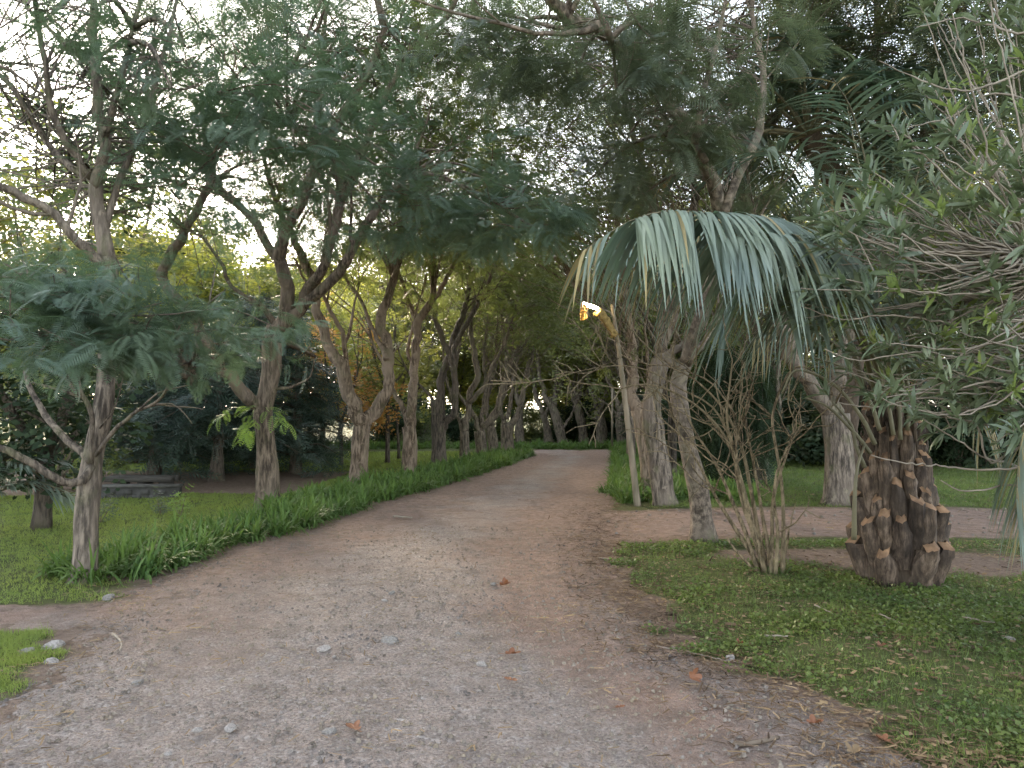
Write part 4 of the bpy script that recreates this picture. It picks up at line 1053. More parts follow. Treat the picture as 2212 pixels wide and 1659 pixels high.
# ------------------------------------------------------------------ oleander reaching in from the right
def lance_template():
    V = np.array([[-.03, 0, 0], [.03, 0, 0], [.095, .33, .03], [-.095, .33, .03], [.075, .7, .0], [-.075, .7, .0], [.004, 1, -.1], [-.004, 1, -.1]], float)
    return V, np.array([[0, 1, 2, 3], [3, 2, 4, 5], [5, 4, 6, 7]])
LANCE = lance_template()
oB = np.array([P(2330, 900, 5.4)[0], 5.4, -.02])
ole = thing('oleander_shrub', 'oleander with long narrow leaves in whorls reaching in from the right edge', 'shrub', oB)
so_ = MB(); lo_ = MB(); ly_ = MB(); RO = np.random.default_rng(77)
hubs = []
for i in range(9):
    e = P(RO.uniform(2230, 2480), RO.uniform(240, 900), RO.uniform(4.6, 6.0))
    m_ = oB + (e - oB) * .5 + np.array([.15, RO.normal() * .15, .2])
    q, = smooth_path([oB + RO.normal(size=3) * .06 * np.array([1, 1, 0]), m_, e], .08)
    so_.tube(q, np.linspace(.028, .012, len(q)), 6); hubs += list(q[len(q) // 3:])
hubs = np.array(hubs)
def whorl(mb, p, ax, n, L):
    ax = unit(ax); r = unit(RO.normal(size=(n, 3))); d = unit(r - (r @ ax)[:, None] * ax * .9 + ax * RO.uniform(.15, 1.1, n)[:, None])
    pos = p - ax * RO.uniform(0, .10, n)[:, None]
    mb.stamp(*LANCE, pos, d, np.array([0, 0, 1.0]) + RO.normal(size=(n, 3)) * .4, L * RO.uniform(.7, 1.15, n))
def in_poly(u, v):
    lim = np.interp(v, [-60, 150, 380, 520, 650, 800, 930, 1000], [1960, 1980, 1800, 1720, 1690, 1800, 1950, 2080])
    return u > lim
cnt = 0
while cnt < 260:
    v = RO.uniform(-40, 940); u = RO.uniform(1690, 2300)
    if not in_poly(u, v): continue
    if v < 360 and RO.random() < .45: continue
    e = P(u, v, RO.uniform(4.3, 6.0)); cnt += 1
    dd_ = np.linalg.norm(hubs - e, axis=1) + RO.random(len(hubs)) * .5; h_ = hubs[dd_.argmin()]
    m_ = .5 * (h_ + e) + np.array([0, RO.normal() * .08, -.07 * np.linalg.norm(e - h_) + RO.normal() * .05])
    q, = smooth_path([h_, m_, e], .07); q = q + RO.normal(size=q.shape) * .005
    so_.tube(q, np.linspace(.0085, .0035, len(q)), 5, cap=False)
    ax = unit(q[-1] - q[-3]) + np.array([0, 0, .35])
    young = RO.random() < .13
    whorl(ly_ if young else lo_, e, ax, RO.integers(9, 17), .12 if young else .15)
    for k in range(RO.integers(0, 3)):
        j = RO.integers(len(q) // 2, len(q)); e2 = q[j] + unit(RO.normal(size=3) + np.array([-.3, 0, .5])) * RO.uniform(.1, .3)
        so_.tube([q[j], .5 * (q[j] + e2) + [0, 0, .01], e2], [.005, .004, .003], 4, cap=False)
        whorl(ly_ if RO.random() < .15 else lo_, e2, e2 - q[j] + [0, 0, .2], RO.integers(7, 14), .14)
# bare thin shoots hanging below
for q in ([(2260, 1040), (2190, 1005), (2120, 985), (2050, 940), (1990, 905)], [(2280, 1000), (2160, 1015), (2060, 1010), (1960, 1000), (1880, 985)], [(2300, 930), (2120, 880), (2000, 860), (1900, 880), (1810, 870)],
          [(2250, 930), (2140, 1000), (2110, 920), (2050, 900), (1960, 870)], [(2300, 1060), (2180, 1050), (2090, 1062), (2030, 1040)], [(2300, 820), (2150, 830), (2030, 815), (1930, 840), (1830, 800)],
          [(2260, 770), (2120, 780), (1980, 760), (1860, 780), (1780, 755)], [(2240, 690), (2080, 700), (1930, 680), (1820, 690), (1730, 660)], [(2260, 130), (2120, 190), (2040, 190), (1960, 160), (1900, 130)], [(2300, 250), (2150, 200), (2060, 250), (1960, 275)], [(2300, 60), (2200, 70), (2080, 40), (1980, 60)]):
    w_, = smooth_path([P(u, v, 5.0 + .12 * RO.normal()) for u, v in q], .06)
    so_.tube(w_ + RO.normal(size=w_.shape) * .004, np.linspace(.010, .0035, len(w_)), 5, cap=False)
so_.obj('stems', M['twig_pale'], ole, oB, True)
lo_.obj('foliage', M['leaf_ole'], ole, oB); o = ly_.obj('young_foliage', M['leaf_ole2'], ole, oB); o['label'] = 'fresh yellow-green leaf tips'

# pendant grey-green plume at the right edge
pB = np.array([P(2290, 900, 5.0)[0], 5.0, 0.])
o = thing('drooping_palm', 'grey-green drooping fronds hanging in at the right edge', 'palm', pB)
b = MB(); b.tube([pB - [0, 0, .03], pB + [0, 0, .6], pB + [.03, 0, 1.3]], [.14, .12, .10], 12, rough=.3); b.obj('trunk', M['fibre'], o, pB, True)
for ctl in [[(2270, 830), (2230, 860), (2205, 960), (2195, 1100)], [(2300, 840), (2260, 900), (2235, 1010), (2225, 1130)]]:
    mb = palm_frond([pB + [.03, 0, 1.3]] + [P(u, v, 4.9) for u, v in ctl], .34, .013, 90, RO, .9, 1.6, .012, start=.3, dead=.3)
    mb.obj('frond', [M['leaf_palm'], M['petiole'], M['leaf_old']], o, pB)

# ------------------------------------------------------------------ cane shrub
cB = ground_base(1655, 1240); cd = cB[1]
t = Tree(501, 'cane', 'leaf_grey', F_LO, .12)
canes = [[(1640, 1250), (1610, 1150), (1585, 1090), (1545, 1000), (1500, 930), (1470, 860)], [(1655, 1245), (1625, 1150), (1600, 1040), (1580, 960), (1570, 900), (1580, 800)],
         [(1660, 1245), (1640, 1160), (1622, 1060), (1600, 960), (1560, 880), (1500, 820), (1440, 790)], [(1650, 1240), (1600, 1160), (1550, 1080), (1508, 1000), (1470, 940)],
         [(1690, 1235), (1692, 1130), (1688, 1040), (1675, 960), (1668, 900), (1690, 830), (1715, 795), (1745, 795), (1790, 830)], [(1675, 1240), (1680, 1150), (1672, 1080), (1678, 1020), (1700, 970)],
         [(1665, 1240), (1668, 1160), (1670, 1080), (1690, 1010), (1712, 950), (1730, 920)], [(1640, 1235), (1590, 1190), (1570, 1160)], [(1650, 1240), (1640, 1180), (1610, 1110), (1590, 1020), (1590, 960), (1600, 880)],
         [(1670, 1240), (1650, 1130), (1630, 1010), (1610, 900), (1630, 810)], [(1680, 1240), (1700, 1180), (1704, 1140)], [(1660, 1245), (1645, 1190), (1648, 1150)],
         [(1655, 1240), (1625, 1130), (1590, 1000), (1550, 920), (1480, 860), (1400, 830), (1340, 840)]]
for i, q in enumerate(canes):
    w_ = px(q, cd + RO.normal() * .1, cd + RO.normal() * .35); w_[0] = np.array([w_[0][0], w_[0][1], cB[2]])
    p_, r_ = t.limb(w_, .026 if len(q) > 3 else .02, .008, 7, True, step=.1)
    if len(q) > 4:
        t.ramify(p_, r_, per_m=3.2, t0=.35, L=(.35, 1.0), sub=4, leaves=0, ext=2, extL=.6, rmin=.004, up=.05)
t.ramify(*t.limb(px([(1585, 960), (1540, 880), (1470, 840), (1400, 800), (1330, 790), (1260, 800), (1190, 820)], cd, cd - .3), .012, .004, 6, True, step=.1), per_m=4, t0=.2, L=(.4, .9), sub=5, leaves=0, ext=2, extL=.6, rmin=.004, up=0)
t.ramify(*t.limb(px([(1590, 900), (1540, 830), (1480, 800), (1420, 770), (1370, 720)], cd, cd + .4), .012, .004, 6, True, step=.1), per_m=4, t0=.2, L=(.4, .9), sub=5, leaves=0, ext=2, extL=.6, rmin=.004, up=0)
t.finish('cane_shrub', 'leafless many-stemmed shrub of tan canes beside the side track', cB, 'shrub', trunk_name='canes')

# weeping dark shrub behind, and the old stump heap
p0 = P(1590, 900, 18.5); wB = np.array([p0[0], 18.5, -.02])
t = Tree(511, 'bark_dark', 'leaf_dark', SPRAY, .5)
t.limb([wB, wB + [0, 0, 1.2], wB + [.1, 0, 2.6]], .09, .03, 7, True)
for i in range(40):
    a = RO.random() * 6.28; r_ = RO.uniform(.3, 1.25); z0 = RO.uniform(1.4, 3.3)
    q, = smooth_path([wB + [0, 0, min(z0, 2.5)], wB + np.array([math.cos(a) * r_ * .7, math.sin(a) * r_ * .7, z0 + .1]), wB + np.array([math.cos(a) * r_, math.sin(a) * r_, max(.15, z0 - RO.uniform(.9, 1.9))])], .12)
    t.twigs.tube(q, np.linspace(.012, .004, len(q)), 4, cap=False)
    for k in range(34):
        j = RO.integers(len(q) // 3, len(q)); t.anchors.append((q[j] + RO.normal(size=3) * .05, np.array([math.cos(a) * .3, math.sin(a) * .3, -1.2])))
t.leaves(1, .8); t.finish('weeping_shrub', 'dark weeping evergreen drooping to the grass behind the cane shrub', wB, 'shrub')
def rock_mesh(seed, n=2, sq=(1, .8, .5)):
    import bmesh
    bm = bmesh.new(); bmesh.ops.create_icosphere(bm, subdivisions=n, radius=1)
    r = np.random.default_rng(seed); dirs = rand_unit(9, r); offs = r.uniform(.62, .95, 9)
    for v in bm.verts:
        c = np.array(v.co)
        for d_, o_ in zip(dirs, offs):
            k = c @ d_
            if k > o_: c = c - d_ * (k - o_) * .85
        c = c * (1 + .05 * r.normal()); v.co = c * np.array(sq)
    me = bpy.data.meshes.new('stone'); bm.to_mesh(me); bm.free(); return me
heap = P(2150, 900, 31)
for i in range(16):
    me = rock_mesh(600 + i, 2, (.45, .35, .28)); me.materials.append(M['stone_dark'] if i % 3 else M['timber'])
    o = bpy.data.objects.new('rubble', me); COL.objects.link(o)
    lvl = i // 7
    o.location = (heap[0] + RO.uniform(-1.5, 2.6) * (1 - .25 * lvl), 31 + RO.uniform(-.7, .7), .15 + lvl * .32); o.rotation_euler = (0, RO.normal() * .2, RO.random() * 6)
    tag(o, 'grey lump in the rubble heap on the shaded grass at the far right', 'rubble', 'rubble heap at the far right')

# ------------------------------------------------------------------ bamboo lamp
lB = ground_base(1378, 1092); ld = lB[1]
lamp = thing('garden_lamp', 'leaning wooden lamp post with a lit lamp and wicker shade', 'lamp', lB)
q, = smooth_path([lB] + px([(1368, 1010), (1357, 920), (1343, 800), (1331, 715), (1322, 658)], ld), .12)
mb = MB(); mb.tube(q, np.linspace(.064, .031, len(q)), 12, rough=.08); mb.obj('pole', M['bamboo'], lamp, lB, True)
q, = smooth_path(px([(1326, 690), (1318, 675), (1303, 668), (1287, 662)], ld - .06, ld - .25), .05)
mb = MB(); mb.tube(q, np.full(len(q), .014), 8); mb.obj('arm', M['twig_pale'], lamp, lB, True)
q, = smooth_path(px([(1330, 725), (1318, 708), (1305, 688), (1292, 674)], ld - .06, ld - .25), .04)
mb = MB(); mb.tube(q, np.linspace(.050, .075, len(q)), 12, rough=.35)
for i in range(150):
    j = RO.integers(len(q)); d_ = rand_unit(1, RO)[0]; mb.tube([q[j] + d_ * .055, q[j] + d_ * .10 + [0, 0, -.015]], [.007, .002], 3, cap=False)
mb.obj('straw_brace', M['rope'], lamp, lB)
a_, b_ = P(1259, 655, ld - .28), P(1292, 667, ld - .25)
mb = MB(); mb.tube([a_, .5 * (a_ + b_), b_], [.022, .034, .024], 10); mb.obj('bulb', M['bulb'], lamp, lB, True)
# wicker shade: ribbed bowl hanging from the lamp end, opening to the right
mb = MB(); c_ = P(1262, 674, ld - .28); R_ = .155
for i in range(9):
    th = -1.25 + i * .31
    rr = R_ * math.cos(th * .75) ; xx = -.07 * math.cos(th) + .02
    ring = [c_ + np.array([-.10 * math.cos(th), math.sin(a2) * R_ * .95 * max(.25, math.cos(th * .6)), math.cos(a2) * R_ * max(.25, math.cos(th * .6)) + .0]) + np.array([.10 * (i % 9) / 9, 0, 0]) for a2 in np.linspace(0, 2 * PI, 25)]
    mb.tube(ring, np.full(25, .006), 5, cap=False)
for a2 in np.linspace(0, 2 * PI, 20, endpoint=False):
    rib = [c_ + np.array([-.10 * math.cos(th), math.sin(a2) * R_ * .95 * max(.25, math.cos(th * .6)), math.cos(a2) * R_ * max(.25, math.cos(th * .6))]) + np.array([.10 * i / 9, 0, 0]) for i, th in enumerate(-1.25 + np.arange(9) * .31)]
    mb.tube(rib, np.full(9, .005), 4, cap=False)
mb.obj('lamp_shade', M['wicker'], lamp, lB, True)
pl = bpy.data.lights.new('lamp_light', 'POINT'); pl.energy = 1.3; pl.color = (1, .66, .24); pl.shadow_soft_size = .05
plo = bpy.data.objects.new('lamp_light', pl); COL.objects.link(plo); plo.parent = lamp; plo.location = P(1277, 672, ld - .30) - lB
p0 = gb_(1322, 36); o = thing('wooden_post', 'thin plain post standing by the bend left of the lamp', 'post', p0)
mb = MB(); mb.tube([p0, p0 + [0, 0, 1.4], p0 + [.02, 0, 3.0]], [.05, .048, .045], 8, rough=.1); mb.obj('shaft', M['bamboo'], o, p0, True)

# ------------------------------------------------------------------ strap-leaved borders
def border(name, pts, label, per=46, Lr=(.42, .74), w=.026, lod=4):
    mb = MB(); r = np.random.default_rng(abs(hash(label)) % 1000 if False else len(label))
    B = np.array([[p[0], p[1], float(gz(p[0], p[1])) + .0] for p in pts]); n = len(B)
    k = per; base = np.repeat(B, k, 0) + r.normal(size=(n * k, 3)) * np.array([.06, .06, 0])
    a = r.random(n * k) * 6.28; el = r.uniform(.85, 1.45, n * k)
    d = np.stack([np.cos(a) * np.cos(el), np.sin(a) * np.cos(el), np.sin(el)], -1)
    L = r.uniform(*Lr, n * k) * np.repeat(r.uniform(.8, 1.15, n), k)
    up = np.stack([-np.cos(a), -np.sin(a), np.full(n * k, .6)], -1)
    leaflet_strips(mb, base, d, L, np.full(n * k, w) * r.uniform(.7, 1.2, n * k), r.uniform(.3, 1.15, n * k), r, 0, lod, up)
    i = r.random(n * k) < .02; leaflet_strips(mb, base[i], d[i] * [1, 1, .6], L[i] * .9, np.full(i.sum(), w * .8), np.full(i.sum(), .9), r, 1, lod, up[i])
    return tag(mb.obj(name, [M['strap'], M['leaf_old']]), label, 'border plants', kind='stuff')
def border_pts(edge, y0, y1, off, dens, seed, side):
    r = np.random.default_rng(seed); out = []; y = y0
    while y < y1:
        for o_ in off:
            out.append((float(edge(y)) + side * (o_ + r.normal() * .08), y + r.normal() * .12))
        y += dens * r.uniform(.8, 1.2)
    return out
border('border_planting', border_pts(Lx, 7.5, 12.5, (.12, .48, .85), .24, 1, -1), 'nearest stretch of strap-leaved border plants along the left edge of the drive', 75)
border('border_planting', border_pts(Lx, 12.5, 31.2, (.1, .5, .9, 1.25), .30, 2, -1), 'farther stretch of strap-leaved border plants under the left avenue', 55, (.44, .76), .032)
border('border_planting', border_pts(Rx, 14.6, 36.5, (.15, .55, .95, 1.4), .34, 3, 1), 'strap-leaved border plants along the right edge of the drive', 55, (.38, .68), .032)
rb = np.random.default_rng(9)
border('border_planting', [(rb.uniform(-16, 6.5), rb.uniform(37.2, 40)) for _ in range(420)] + [(rb.uniform(.3, .9), rb.uniform(30, 31.5)) for _ in range(8)], 'band of strap-leaved border plants across the bend of the drive', 36, (.45, .75), .045)
border('border_planting', [(3.0 + rb.uniform(0, 1.5), rb.uniform(14.2, 16.5)) for _ in range(40)], 'patch of strap-leaved plants behind the trunks right of the lamp post', 44, (.4, .7), .03)

# ------------------------------------------------------------------ turf, ground cover, litter, gravel
def scatter(n, x0, x1, y0, y1, seed, maskf, power=1.0):
    r = np.random.default_rng(seed)
    x = r.uniform(x0, x1, n); y = y0 + (y1 - y0) * r.random(n) ** power
    m_ = r.random(n) < maskf(x, y); x = x[m_]; y = y[m_]
    e = np.maximum(path_e(x, y), track_e(x, y))
    return np.stack([x, y, gz(x, y) + .004], -1), r
def blades(name, P_, r, L, w, mat, label, tilt=.55, k=3):
    n = len(P_); mb = MB(); B = np.repeat(P_, k, 0) + r.normal(size=(n * k, 3)) * np.array([.02, .02, 0])
    a = r.random(n * k) * 6.28; el = r.uniform(.5, 1.5, n * k) if tilt else r.uniform(1, 1.5, n * k)
    d = np.stack([np.cos(a) * np.cos(el), np.sin(a) * np.cos(el), np.sin(el)], -1); l = L * r.uniform(.5, 1.2, n * k)
    sd = unit(np.cross(d, r.normal(size=(n * k, 3)))) * (w * .5)
    far = 1 + np.maximum(0, (B[:, 1] - 8)) * .06
    v = np.stack([B - sd * far[:, None], B + sd * far[:, None], B + d * (l * far ** .5)[:, None]], 1).reshape(-1, 3)
    mb.add(v, None, np.arange(n * k * 3).reshape(-1, 3))
    return tag(mb.obj(name, M[mat]), label, 'grass', kind='stuff')
P1, r1 = scatter(150000, -16, -2.0, 3.6, 19, 61, lambda x, y: sstep(.45, .9, grass_mask(x, y)) * (x < Lx(y)) * sstep(.75, .62, np.abs(x) / np.maximum(y, .1) ), 1.3)
blades('lawn_grass', P1, r1, .045, .006, 'grass', 'short bright lawn grass on the left of the drive')
P1, r1 = scatter(40000, -22, 0, 19, 34, 62, lambda x, y: sstep(.4, .9, grass_mask(x, y)) * (x < Lx(y) - 1.2))
blades('lawn_grass', P1, r1, .05, .010, 'grass', 'far part of the left lawn, grass beyond the second avenue trunk')
P1, r1 = scatter(60000, 1.5, 20, 12.4, 32, 63, lambda x, y: sstep(.4, .9, grass_mask(x, y)) * (x > Rx(y) + .8), 1.4)
blades('lawn_grass', P1, r1, .05, .008, 'clover', 'shaded grass beyond the side track on the right')
# low clover-like cover on the right
P1, r1 = scatter(240000, .8, 7.5, 3.0, 9.6, 64, lambda x, y: np.clip(sstep(.3, .85, grass_mask(x, y)) * sstep(-.16, .22, fbm(x * 1.9, y * 1.9, 91, 4)), 0, 1) * (x > Rx(y) - .2) * (np.abs(x) < .78 * y), 1.5)
n = len(P1); mb = MB(); S4 = (np.array([[-.5, 0, 0], [0, -.45, .06], [.5, 0, 0], [0, .5, .06]]), np.array([[0, 1, 2, 3]]))
P1[:, 2] += r1.random(n) ** 1.5 * .06
mb.stamp(*S4, P1, rand_unit(n, r1) * np.array([1, 1, .4]), np.array([0, 0, 1.]) + r1.normal(size=(n, 3)) * .45, (.008 + .022 * r1.random(n) ** 2) * (1 + .05 * P1[:, 1]))
tag(mb.obj('ground_cover', M['clover']), 'low clover-like ground cover on the right beside the drive', 'ground cover', kind='stuff')
P1, r1 = scatter(26000, .9, 7.0, 2.9, 9.0, 65, lambda x, y: sstep(.3, .85, grass_mask(x, y)) * (x > Rx(y)) * (np.abs(x) < .78 * y), 1.5)
blades('verge_grass', P1, r1, .055, .0045, 'clover', 'short grass blades mixed into the right-hand ground cover', k=2)
P1, r1 = scatter(26000, -4.8, -2.2, 3.2, 6.2, 66, lambda x, y: sstep(.35, .9, grass_mask(x, y)) * (x < Lx(y)))
blades('verge_grass', P1, r1, .045, .0045, 'grass', 'small grass islands between the drive and the narrow left track', k=3)
# weedy tufts standing up out of the turf
def tufts(n, x0, x1, y0, y1, seed, f, L, mat, label):
    P1, r1 = scatter(n, x0, x1, y0, y1, seed, f, 1.3)
    Q = np.repeat(P1, 14, 0); Q[:, :2] += r1.normal(size=(len(Q), 2)) * .035
    blades('grass_tufts', Q, r1, L, .006, mat, label, k=1)
tufts(420, -14, -2.4, 3.6, 18, 161, lambda x, y: sstep(.2, .8, grass_mask(x, y)) * (x < Lx(y)), .12, 'grass', 'taller tufts standing up from the left lawn')
tufts(420, 1, 8, 3.0, 10, 162, lambda x, y: sstep(.15, .8, grass_mask(x, y)) * (x > Rx(y)), .085, 'clover', 'weedy tufts standing up from the right-hand ground cover')
tufts(260, 1, 16, 12.4, 26, 163, lambda x, y: sstep(.2, .8, grass_mask(x, y)) * (x > Rx(y) + .8), .14, 'clover', 'weedy tufts on the shaded grass at the right')
# brown leaf and needle litter
def litter(n, seed, x0, x1, y0, y1, f, lmin, lmax, name, label, asp=.16, mat='litter', zoff=.012):
    P1, r1 = scatter(n, x0, x1, y0, y1, seed, f, 1.4); n = len(P1); mb = MB()
    e = path_e(P1[:, 0], P1[:, 1]); P1[:, 2] += np.clip(e * .12, 0, .022) + zoff
    T = (np.array([[-.5 * asp, 0, 0], [.5 * asp, .1, .02], [.4 * asp, 1, .0], [-.4 * asp, .9, .03]]), np.array([[0, 1, 2, 3]]))
    mb.stamp(*T, P1, rand_unit(n, r1) * np.array([1, 1, .06]), np.array([0, 0, 1.]) + r1.normal(size=(n, 3)) * .25, r1.uniform(lmin, lmax, n))
    return tag(mb.obj(name, M[mat]), label, 'litter', kind='stuff')
def edge_band(x, y):
    e = path_e(x, y); return np.clip(np.exp(-((e - .05) / .5) ** 2) + .16 * (e > 0), 0, 1)
litter(26000, 71, -5, 6, 3, 16, edge_band, .03, .10, 'needle_litter', 'brown twig and needle litter along the edges of the drive', .10)
litter(22000, 77, .5, 5, 3.4, 14, lambda x, y: np.exp(-((path_e(x, y) - .05) / .5) ** 2) * (x > .3), .03, .11, 'needle_litter', 'dark twig and needle litter drifted along the right edge of the drive', .10, 'litter_dark')
litter(9000, 78, .9, 7, 3, 9.8, lambda x, y: (x > Rx(y)) * sstep(-.05, .25, fbm(x * 1.5, y * 1.5, 191, 4)), .02, .09, 'leaf_litter', 'dark decayed leaf litter in the gaps of the right-hand ground cover', .3, 'litter_dark')
litter(9000, 72, .9, 7, 3, 9.5, lambda x, y: (x > Rx(y)) * .8 + 0 * x, .015, .05, 'leaf_litter', 'dry brown leaf fragments lying in the right-hand ground cover', .5)
litter(2500, 73, 1, 12, 8.6, 16, lambda x, y: (x > Rx(y)) * .8 + 0 * x, .04, .14, 'leaf_litter', 'twig litter around the side track behind the cane shrub', .12)
# pebbles
P1, r1 = scatter(60000, -4, 2.4, 2.6, 11, 74, lambda x, y: (path_e(x, y) > -.1) * (np.abs(x) < .76 * y) * (.35 + .9 * np.clip(fbm(x * 1.2, y * 1.2, 95, 3) + .3, 0, 1)), 1.7)
n = len(P1); e = path_e(P1[:, 0], P1[:, 1]) + .55 * fbm(P1[:, 0] * 1.1, P1[:, 1] * 1.1, 31, 4) + .30 * fbm(P1[:, 0] * 5, P1[:, 1] * 5, 37, 4)
P1[:, 2] = gz(P1[:, 0], P1[:, 1]) + np.clip(e * .07, -.1, .022) + .03 * fbm(P1[:, 0] * 2.2, P1[:, 1] * .7, 41, 3) + .036 * fbm(P1[:, 0] * 7, P1[:, 1] * 7, 43, 4) + .001
OCT = (np.array([[-.5, 0, 0], [0, -.4, 0], [.5, 0, 0], [0, .4, 0], [-.22, -.18, .3], [.2, -.16, .34], [.2, .16, .28], [-.18, .2, .32]]),
       np.array([[0, 1, 5, 4], [1, 2, 6, 5], [2, 3, 7, 6], [3, 0, 4, 7], [4, 5, 6, 7]]))
mb = MB(); mb.stamp(*OCT, P1, rand_unit(n, r1) * np.array([1, 1, .1]), np.array([0, 0, 1.]) + r1.normal(size=(n, 3)) * .2, .006 + .034 * r1.random(n) ** 5)
tag(mb.obj('gravel', M['pebble']), 'loose grey gravel scattered over the drive', 'gravel', kind='stuff')
P1, r1 = scatter(900, 1.4, 14, 9, 13, 75, lambda x, y: (track_e(x, y) > -.1) * .9); n = len(P1)
P1[:, 2] += .015
mb = MB(); mb.stamp(*OCT, P1, rand_unit(n, r1) * np.array([1, 1, .1]), np.array([0, 0, 1.]) + r1.normal(size=(n, 3)) * .2, .02 + .07 * r1.random(n) ** 3)
tag(mb.obj('gravel', M['pebble']), 'pale stones strewn over the side track', 'gravel', kind='stuff')

# ------------------------------------------------------------------ single stones, leaves and sticks
def surf(u, v):
    g = G(u, v); e = float(path_e(g[0], g[1]))
    z = float(gz(g[0], g[1])) + (max(min(e * .12, .022), 0))
    return np.array([g[0], g[1], z])
stones = [(1577, 1422, .065, 'stone', 'pale grey rounded stone at the right edge of the drive'), (700, 1408, .07, 'stone', 'flat pale stone set in the left half of the drive'),
          (722, 1424, .026, 'stone', 'small whitish pebble just below the flat pale stone'), (842, 1391, .09, 'stone_dark', 'dark flat rock bedded in the middle of the drive'),
          (1040, 1443, .055, 'stone', 'bluish grey stone left of the middle brown leaf'), (990, 1376, .05, 'stone_dark', 'grey knobbly stone right of the dark flat rock'),
          (425, 1585, .04, 'stone', 'pale angular stone low in the left half of the drive'), (497, 1582, .05, 'stone', 'long pale stone right of the pale angular stone'),
          (362, 1637, .03, 'stone', 'whitish stone near the bottom edge of the drive'), (710, 1590, .055, 'stone_dark', 'grey stone slab low in the centre-left of the drive'),
          (297, 1480, .055, 'stone_dark', 'dark purplish rock at the left side of the drive'), (115, 1398, .11, 'stone', 'large grey rock in the grass island at the left'),
          (60, 1410, .09, 'stone_dark', 'darker rock left of the large grey rock in the grass'), (110, 1432, .08, 'stone', 'flat pale rock in front of the large grey rock'),
          (235, 1292, .10, 'stone_dark', 'half-buried dark rock below the nearest avenue tree'), (1910, 1362, .03, 'stone', 'small white stone in the right-hand ground cover below the palm'),
          (2180, 1386, .055, 'stone', 'grey stone in the ground cover at the right edge'), (846, 1285, .06, 'stone_dark', 'dark stone on the crown of the drive, left of the upright brown leaf'),
          (1065, 1265, .05, 'stone_dark', 'brownish stone beside the upright brown leaf'), (830, 1302, .045, 'stone', 'low grey stone just below the dark stone on the crown')]
for i, (u, v, s_, mt, lab) in enumerate(stones):
    me = rock_mesh(700 + i, 3, (1, .75, .5)); me.materials.append(M[mt])
    o = bpy.data.objects.new('stone', me); COL.objects.link(o); s_ *= .75; o.location = surf(u, v) + [0, 0, s_ * .05]; o.scale = (s_,) * 3
    o.rotation_euler = (RO.normal() * .1, RO.normal() * .1, RO.random() * 6); tag(o, lab, 'stone')
def dry_leaf(u, v, s_, rz, curl, label, lobed=True, mat='dryleaf'):
    n = 40; a = np.linspace(0, 2 * PI, n, endpoint=False)
    r = (.55 + .45 * np.abs(np.cos(a * 2.5)) ** .8) * (1 + .25 * np.cos(a)) if lobed else (.35 + .65 * np.abs(np.cos(a)) ** 1.4)
    x = np.cos(a) * r; y = np.sin(a) * r * (.8 if lobed else .9)
    V = [[0, 0, .02]]
    for f in (.5, 1): V += [[xx * f, yy * f, curl * (f * yy) ** 2 * 1.6 + .25 * curl * (f * xx) ** 2 + .05 * f * math.sin(7 * aa)] for xx, yy, aa in zip(x, y, a)]
    V = np.array(V) * s_; tq = [[0, 1 + i, 1 + (i + 1) % n] for i in range(n)]
    q = [[1 + i, 1 + n + i, 1 + n + (i + 1) % n, 1 + (i + 1) % n] for i in range(n)]
    mb = MB(); mb.add(V, q, tq); mb.tube(np.array([[0, 0, .01], [-.8, .05, .03], [-1.5, .15, .12]]) * s_, [.03 * s_] * 3, 4)
    p = surf(u, v); o = mb.obj('fallen_leaf', M[mat], None, (0, 0, 0), True); o.location = p + [0, 0, .022]; o.rotation_euler = (0, 0, rz)
    return tag(o, label, 'leaf')
dry_leaf(1088, 1272, .055, .3, 1.0, 'curled brown leaf standing up on the drive, farthest of the big leaves')
dry_leaf(1103, 1427, .055, .2, .45, 'flat brown lobed leaf on the gravel near the bluish stone')
dry_leaf(1103, 1485, .045, -.6, .35, 'narrow brown leaf lying on the gravel below the lobed one', False)
o = dry_leaf(1497, 1492, .050, 1.2, .7, 'upright rusty leaf near the right edge of the drive'); o.rotation_euler = (1.0, .2, .5); o.location.z += .03
dry_leaf(1757, 1578, .045, .2, .6, 'curled tan leaf on the verge, low at the right')
dry_leaf(1845, 1640, .05, .9, .5, 'crumpled pale brown leaf at the bottom right of the drive', True, 'litter')
dry_leaf(1910, 1605, .04, 2.0, .5, 'pinkish brown leaf at the edge of the grass, bottom right', True, 'dryleaf')
dry_leaf(765, 1590, .05, 2.4, .5, 'dark brown leaf at the bottom of the drive, left of centre')
dry_leaf(1340, 1544, .03, .4, .4, 'small dark brown leaf on the gravel, lower right', False)
dry_leaf(1596, 1399, .035, .4, .9, 'curled brown leaf just above the pale rounded stone')
dry_leaf(1905, 1410, .04, .7, .5, 'light brown leaf lying in the ground cover below the palm')
dry_leaf(1985, 1505, .03, 2.7, .6, 'dark purple leaf in the ground cover at the right', False)
dry_leaf(2180, 1545, .035, 1.1, .5, 'pale yellowish leaf at the right edge of the ground cover', False, 'litter')
def stick(pts, r0, label, mat='twig_pale', lift=.012, name='stick'):
    w_ = np.array([surf(u, v) + [0, 0, lift] for u, v in pts]); w_, = smooth_path(w_, .03)
    mb = MB(); mb.tube(w_ + RO.normal(size=w_.shape) * .002, np.linspace(r0, r0 * .6, len(w_)), 6)
    o = mb.obj(name, M[mat], None, w_[0], True); return tag(o, label, 'stick')
stick([(242, 1378), (258, 1390), (263, 1402), (258, 1416)], .010, 'bent pale stick at the left side of the drive')
stick([(1418, 1400), (1480, 1410), (1560, 1428), (1600, 1436)], .006, 'long thin pale twig along the right edge of the drive')
stick([(1652, 1385), (1680, 1388), (1702, 1388)], .010, 'short pale stick in the right-hand ground cover', lift=.03)
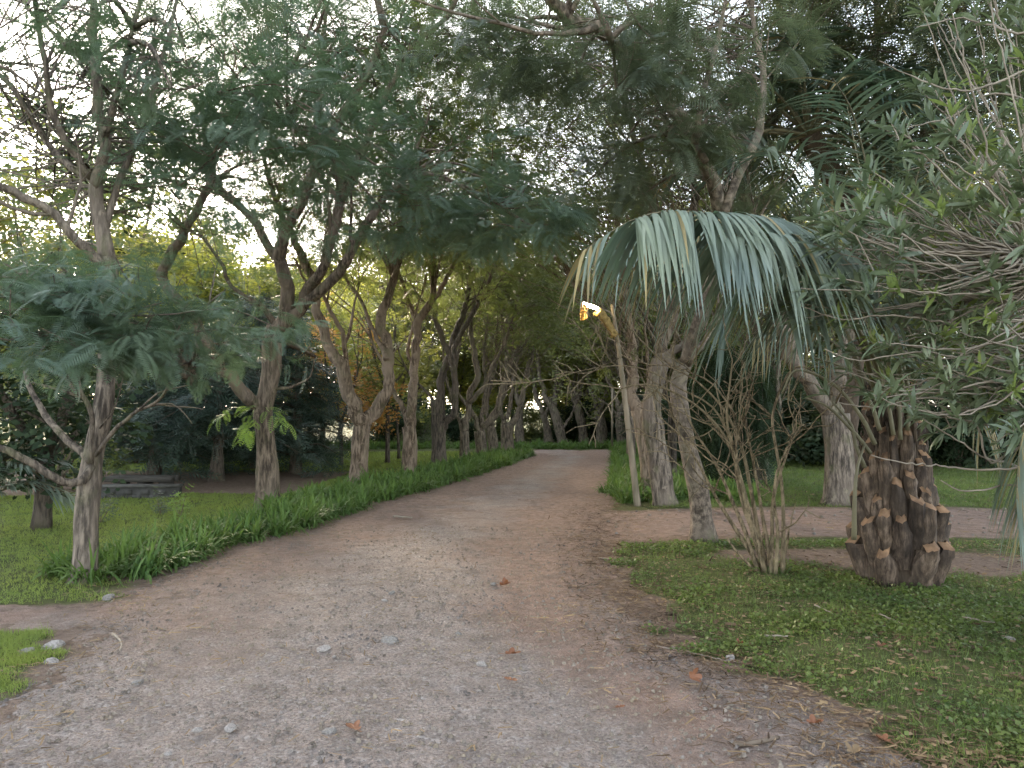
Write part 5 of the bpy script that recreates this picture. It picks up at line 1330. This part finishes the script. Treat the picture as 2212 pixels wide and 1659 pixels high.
stick([(1900, 1345), (1940, 1362), (1980, 1378)], .006, 'straight pale twig by the small white stone', lift=.04)
stick([(1760, 1325), (1800, 1345)], .006, 'pale twig in the ground cover left of the palm', lift=.04)
stick([(1585, 1617), (1640, 1612), (1680, 1600)], .016, 'dark half-buried root at the bottom right of the drive', 'twig', .0)
stick([(1740, 1600), (1790, 1620), (1850, 1632)], .005, 'thin twig among dry leaves at the bottom right', 'twig')
stick([(1290, 1206), (1330, 1209), (1350, 1212)], .006, 'pale twig at the right edge of the drive above the verge')
stick([(1250, 1275), (1290, 1268)], .007, 'dark twig on the brown wheel track', 'twig')
stick([(2080, 1350), (2120, 1358), (2150, 1362)], .007, 'pale twig in the ground cover right of the palm', lift=.04)
stick([(850, 1118), (890, 1122)], .02, 'small heap of pale sticks far up the drive')
print('details', round(time.time() - T0, 1))

# ------------------------------------------------------------------ camera, light
cam = bpy.data.cameras.new('camera'); co = bpy.data.objects.new('camera', cam); COL.objects.link(co)
cam.sensor_width = 36; cam.sensor_fit = 'HORIZONTAL'; cam.lens = 36 * FPX / 2212
cam.clip_start = .05; cam.clip_end = 2000
co.location = (0, 0, EYE); co.rotation_euler = (PI / 2 + PITCH, 0, 0)
sc.camera = co
SUN_EL, SUN_AZ = math.radians(20), math.radians(-27)
w = bpy.data.worlds.new('World'); sc.world = w; w.use_nodes = True
nt = w.node_tree; nt.nodes.clear()
sky = nt.nodes.new('ShaderNodeTexSky'); sky.sky_type = 'NISHITA'; sky.sun_disc = False
sky.sun_elevation = SUN_EL; sky.sun_rotation = SUN_AZ
sky.air_density = 1.0; sky.dust_density = 1.5; sky.ozone_density = .6
bg = nt.nodes.new('ShaderNodeBackground'); bg.inputs[1].default_value = .15
wo = nt.nodes.new('ShaderNodeOutputWorld')
hs = nt.nodes.new('ShaderNodeHueSaturation'); hs.inputs['Saturation'].default_value = .5   # thin bright cloud veil
nt.links.new(sky.outputs[0], hs.inputs['Color']); nt.links.new(hs.outputs[0], bg.inputs[0]); nt.links.new(bg.outputs[0], wo.inputs[0])
sl = bpy.data.lights.new('sun', 'SUN'); so = bpy.data.objects.new('sun', sl); COL.objects.link(so)
sl.energy = 2.2; sl.angle = math.radians(10); sl.color = (1, .80, .56)
sd = Vector((math.sin(SUN_AZ) * math.cos(SUN_EL), math.cos(SUN_AZ) * math.cos(SUN_EL), math.sin(SUN_EL)))
so.rotation_euler = (-sd).to_track_quat('-Z', 'Y').to_euler()
sc.view_settings.view_transform = 'Standard'; sc.view_settings.look = 'None'
sc.view_settings.exposure = 2.95; sc.view_settings.gamma = 1
sc.render.engine = 'CYCLES'
c = sc.cycles
c.use_denoising = True; c.max_bounces = 6; c.diffuse_bounces = 4; c.glossy_bounces = 2; c.transmission_bounces = 4; c.transparent_max_bounces = 4
c.use_adaptive_sampling = True; c.adaptive_threshold = .02
c.caustics_reflective = False; c.caustics_refractive = False
print('script', round(time.time() - T0, 1))
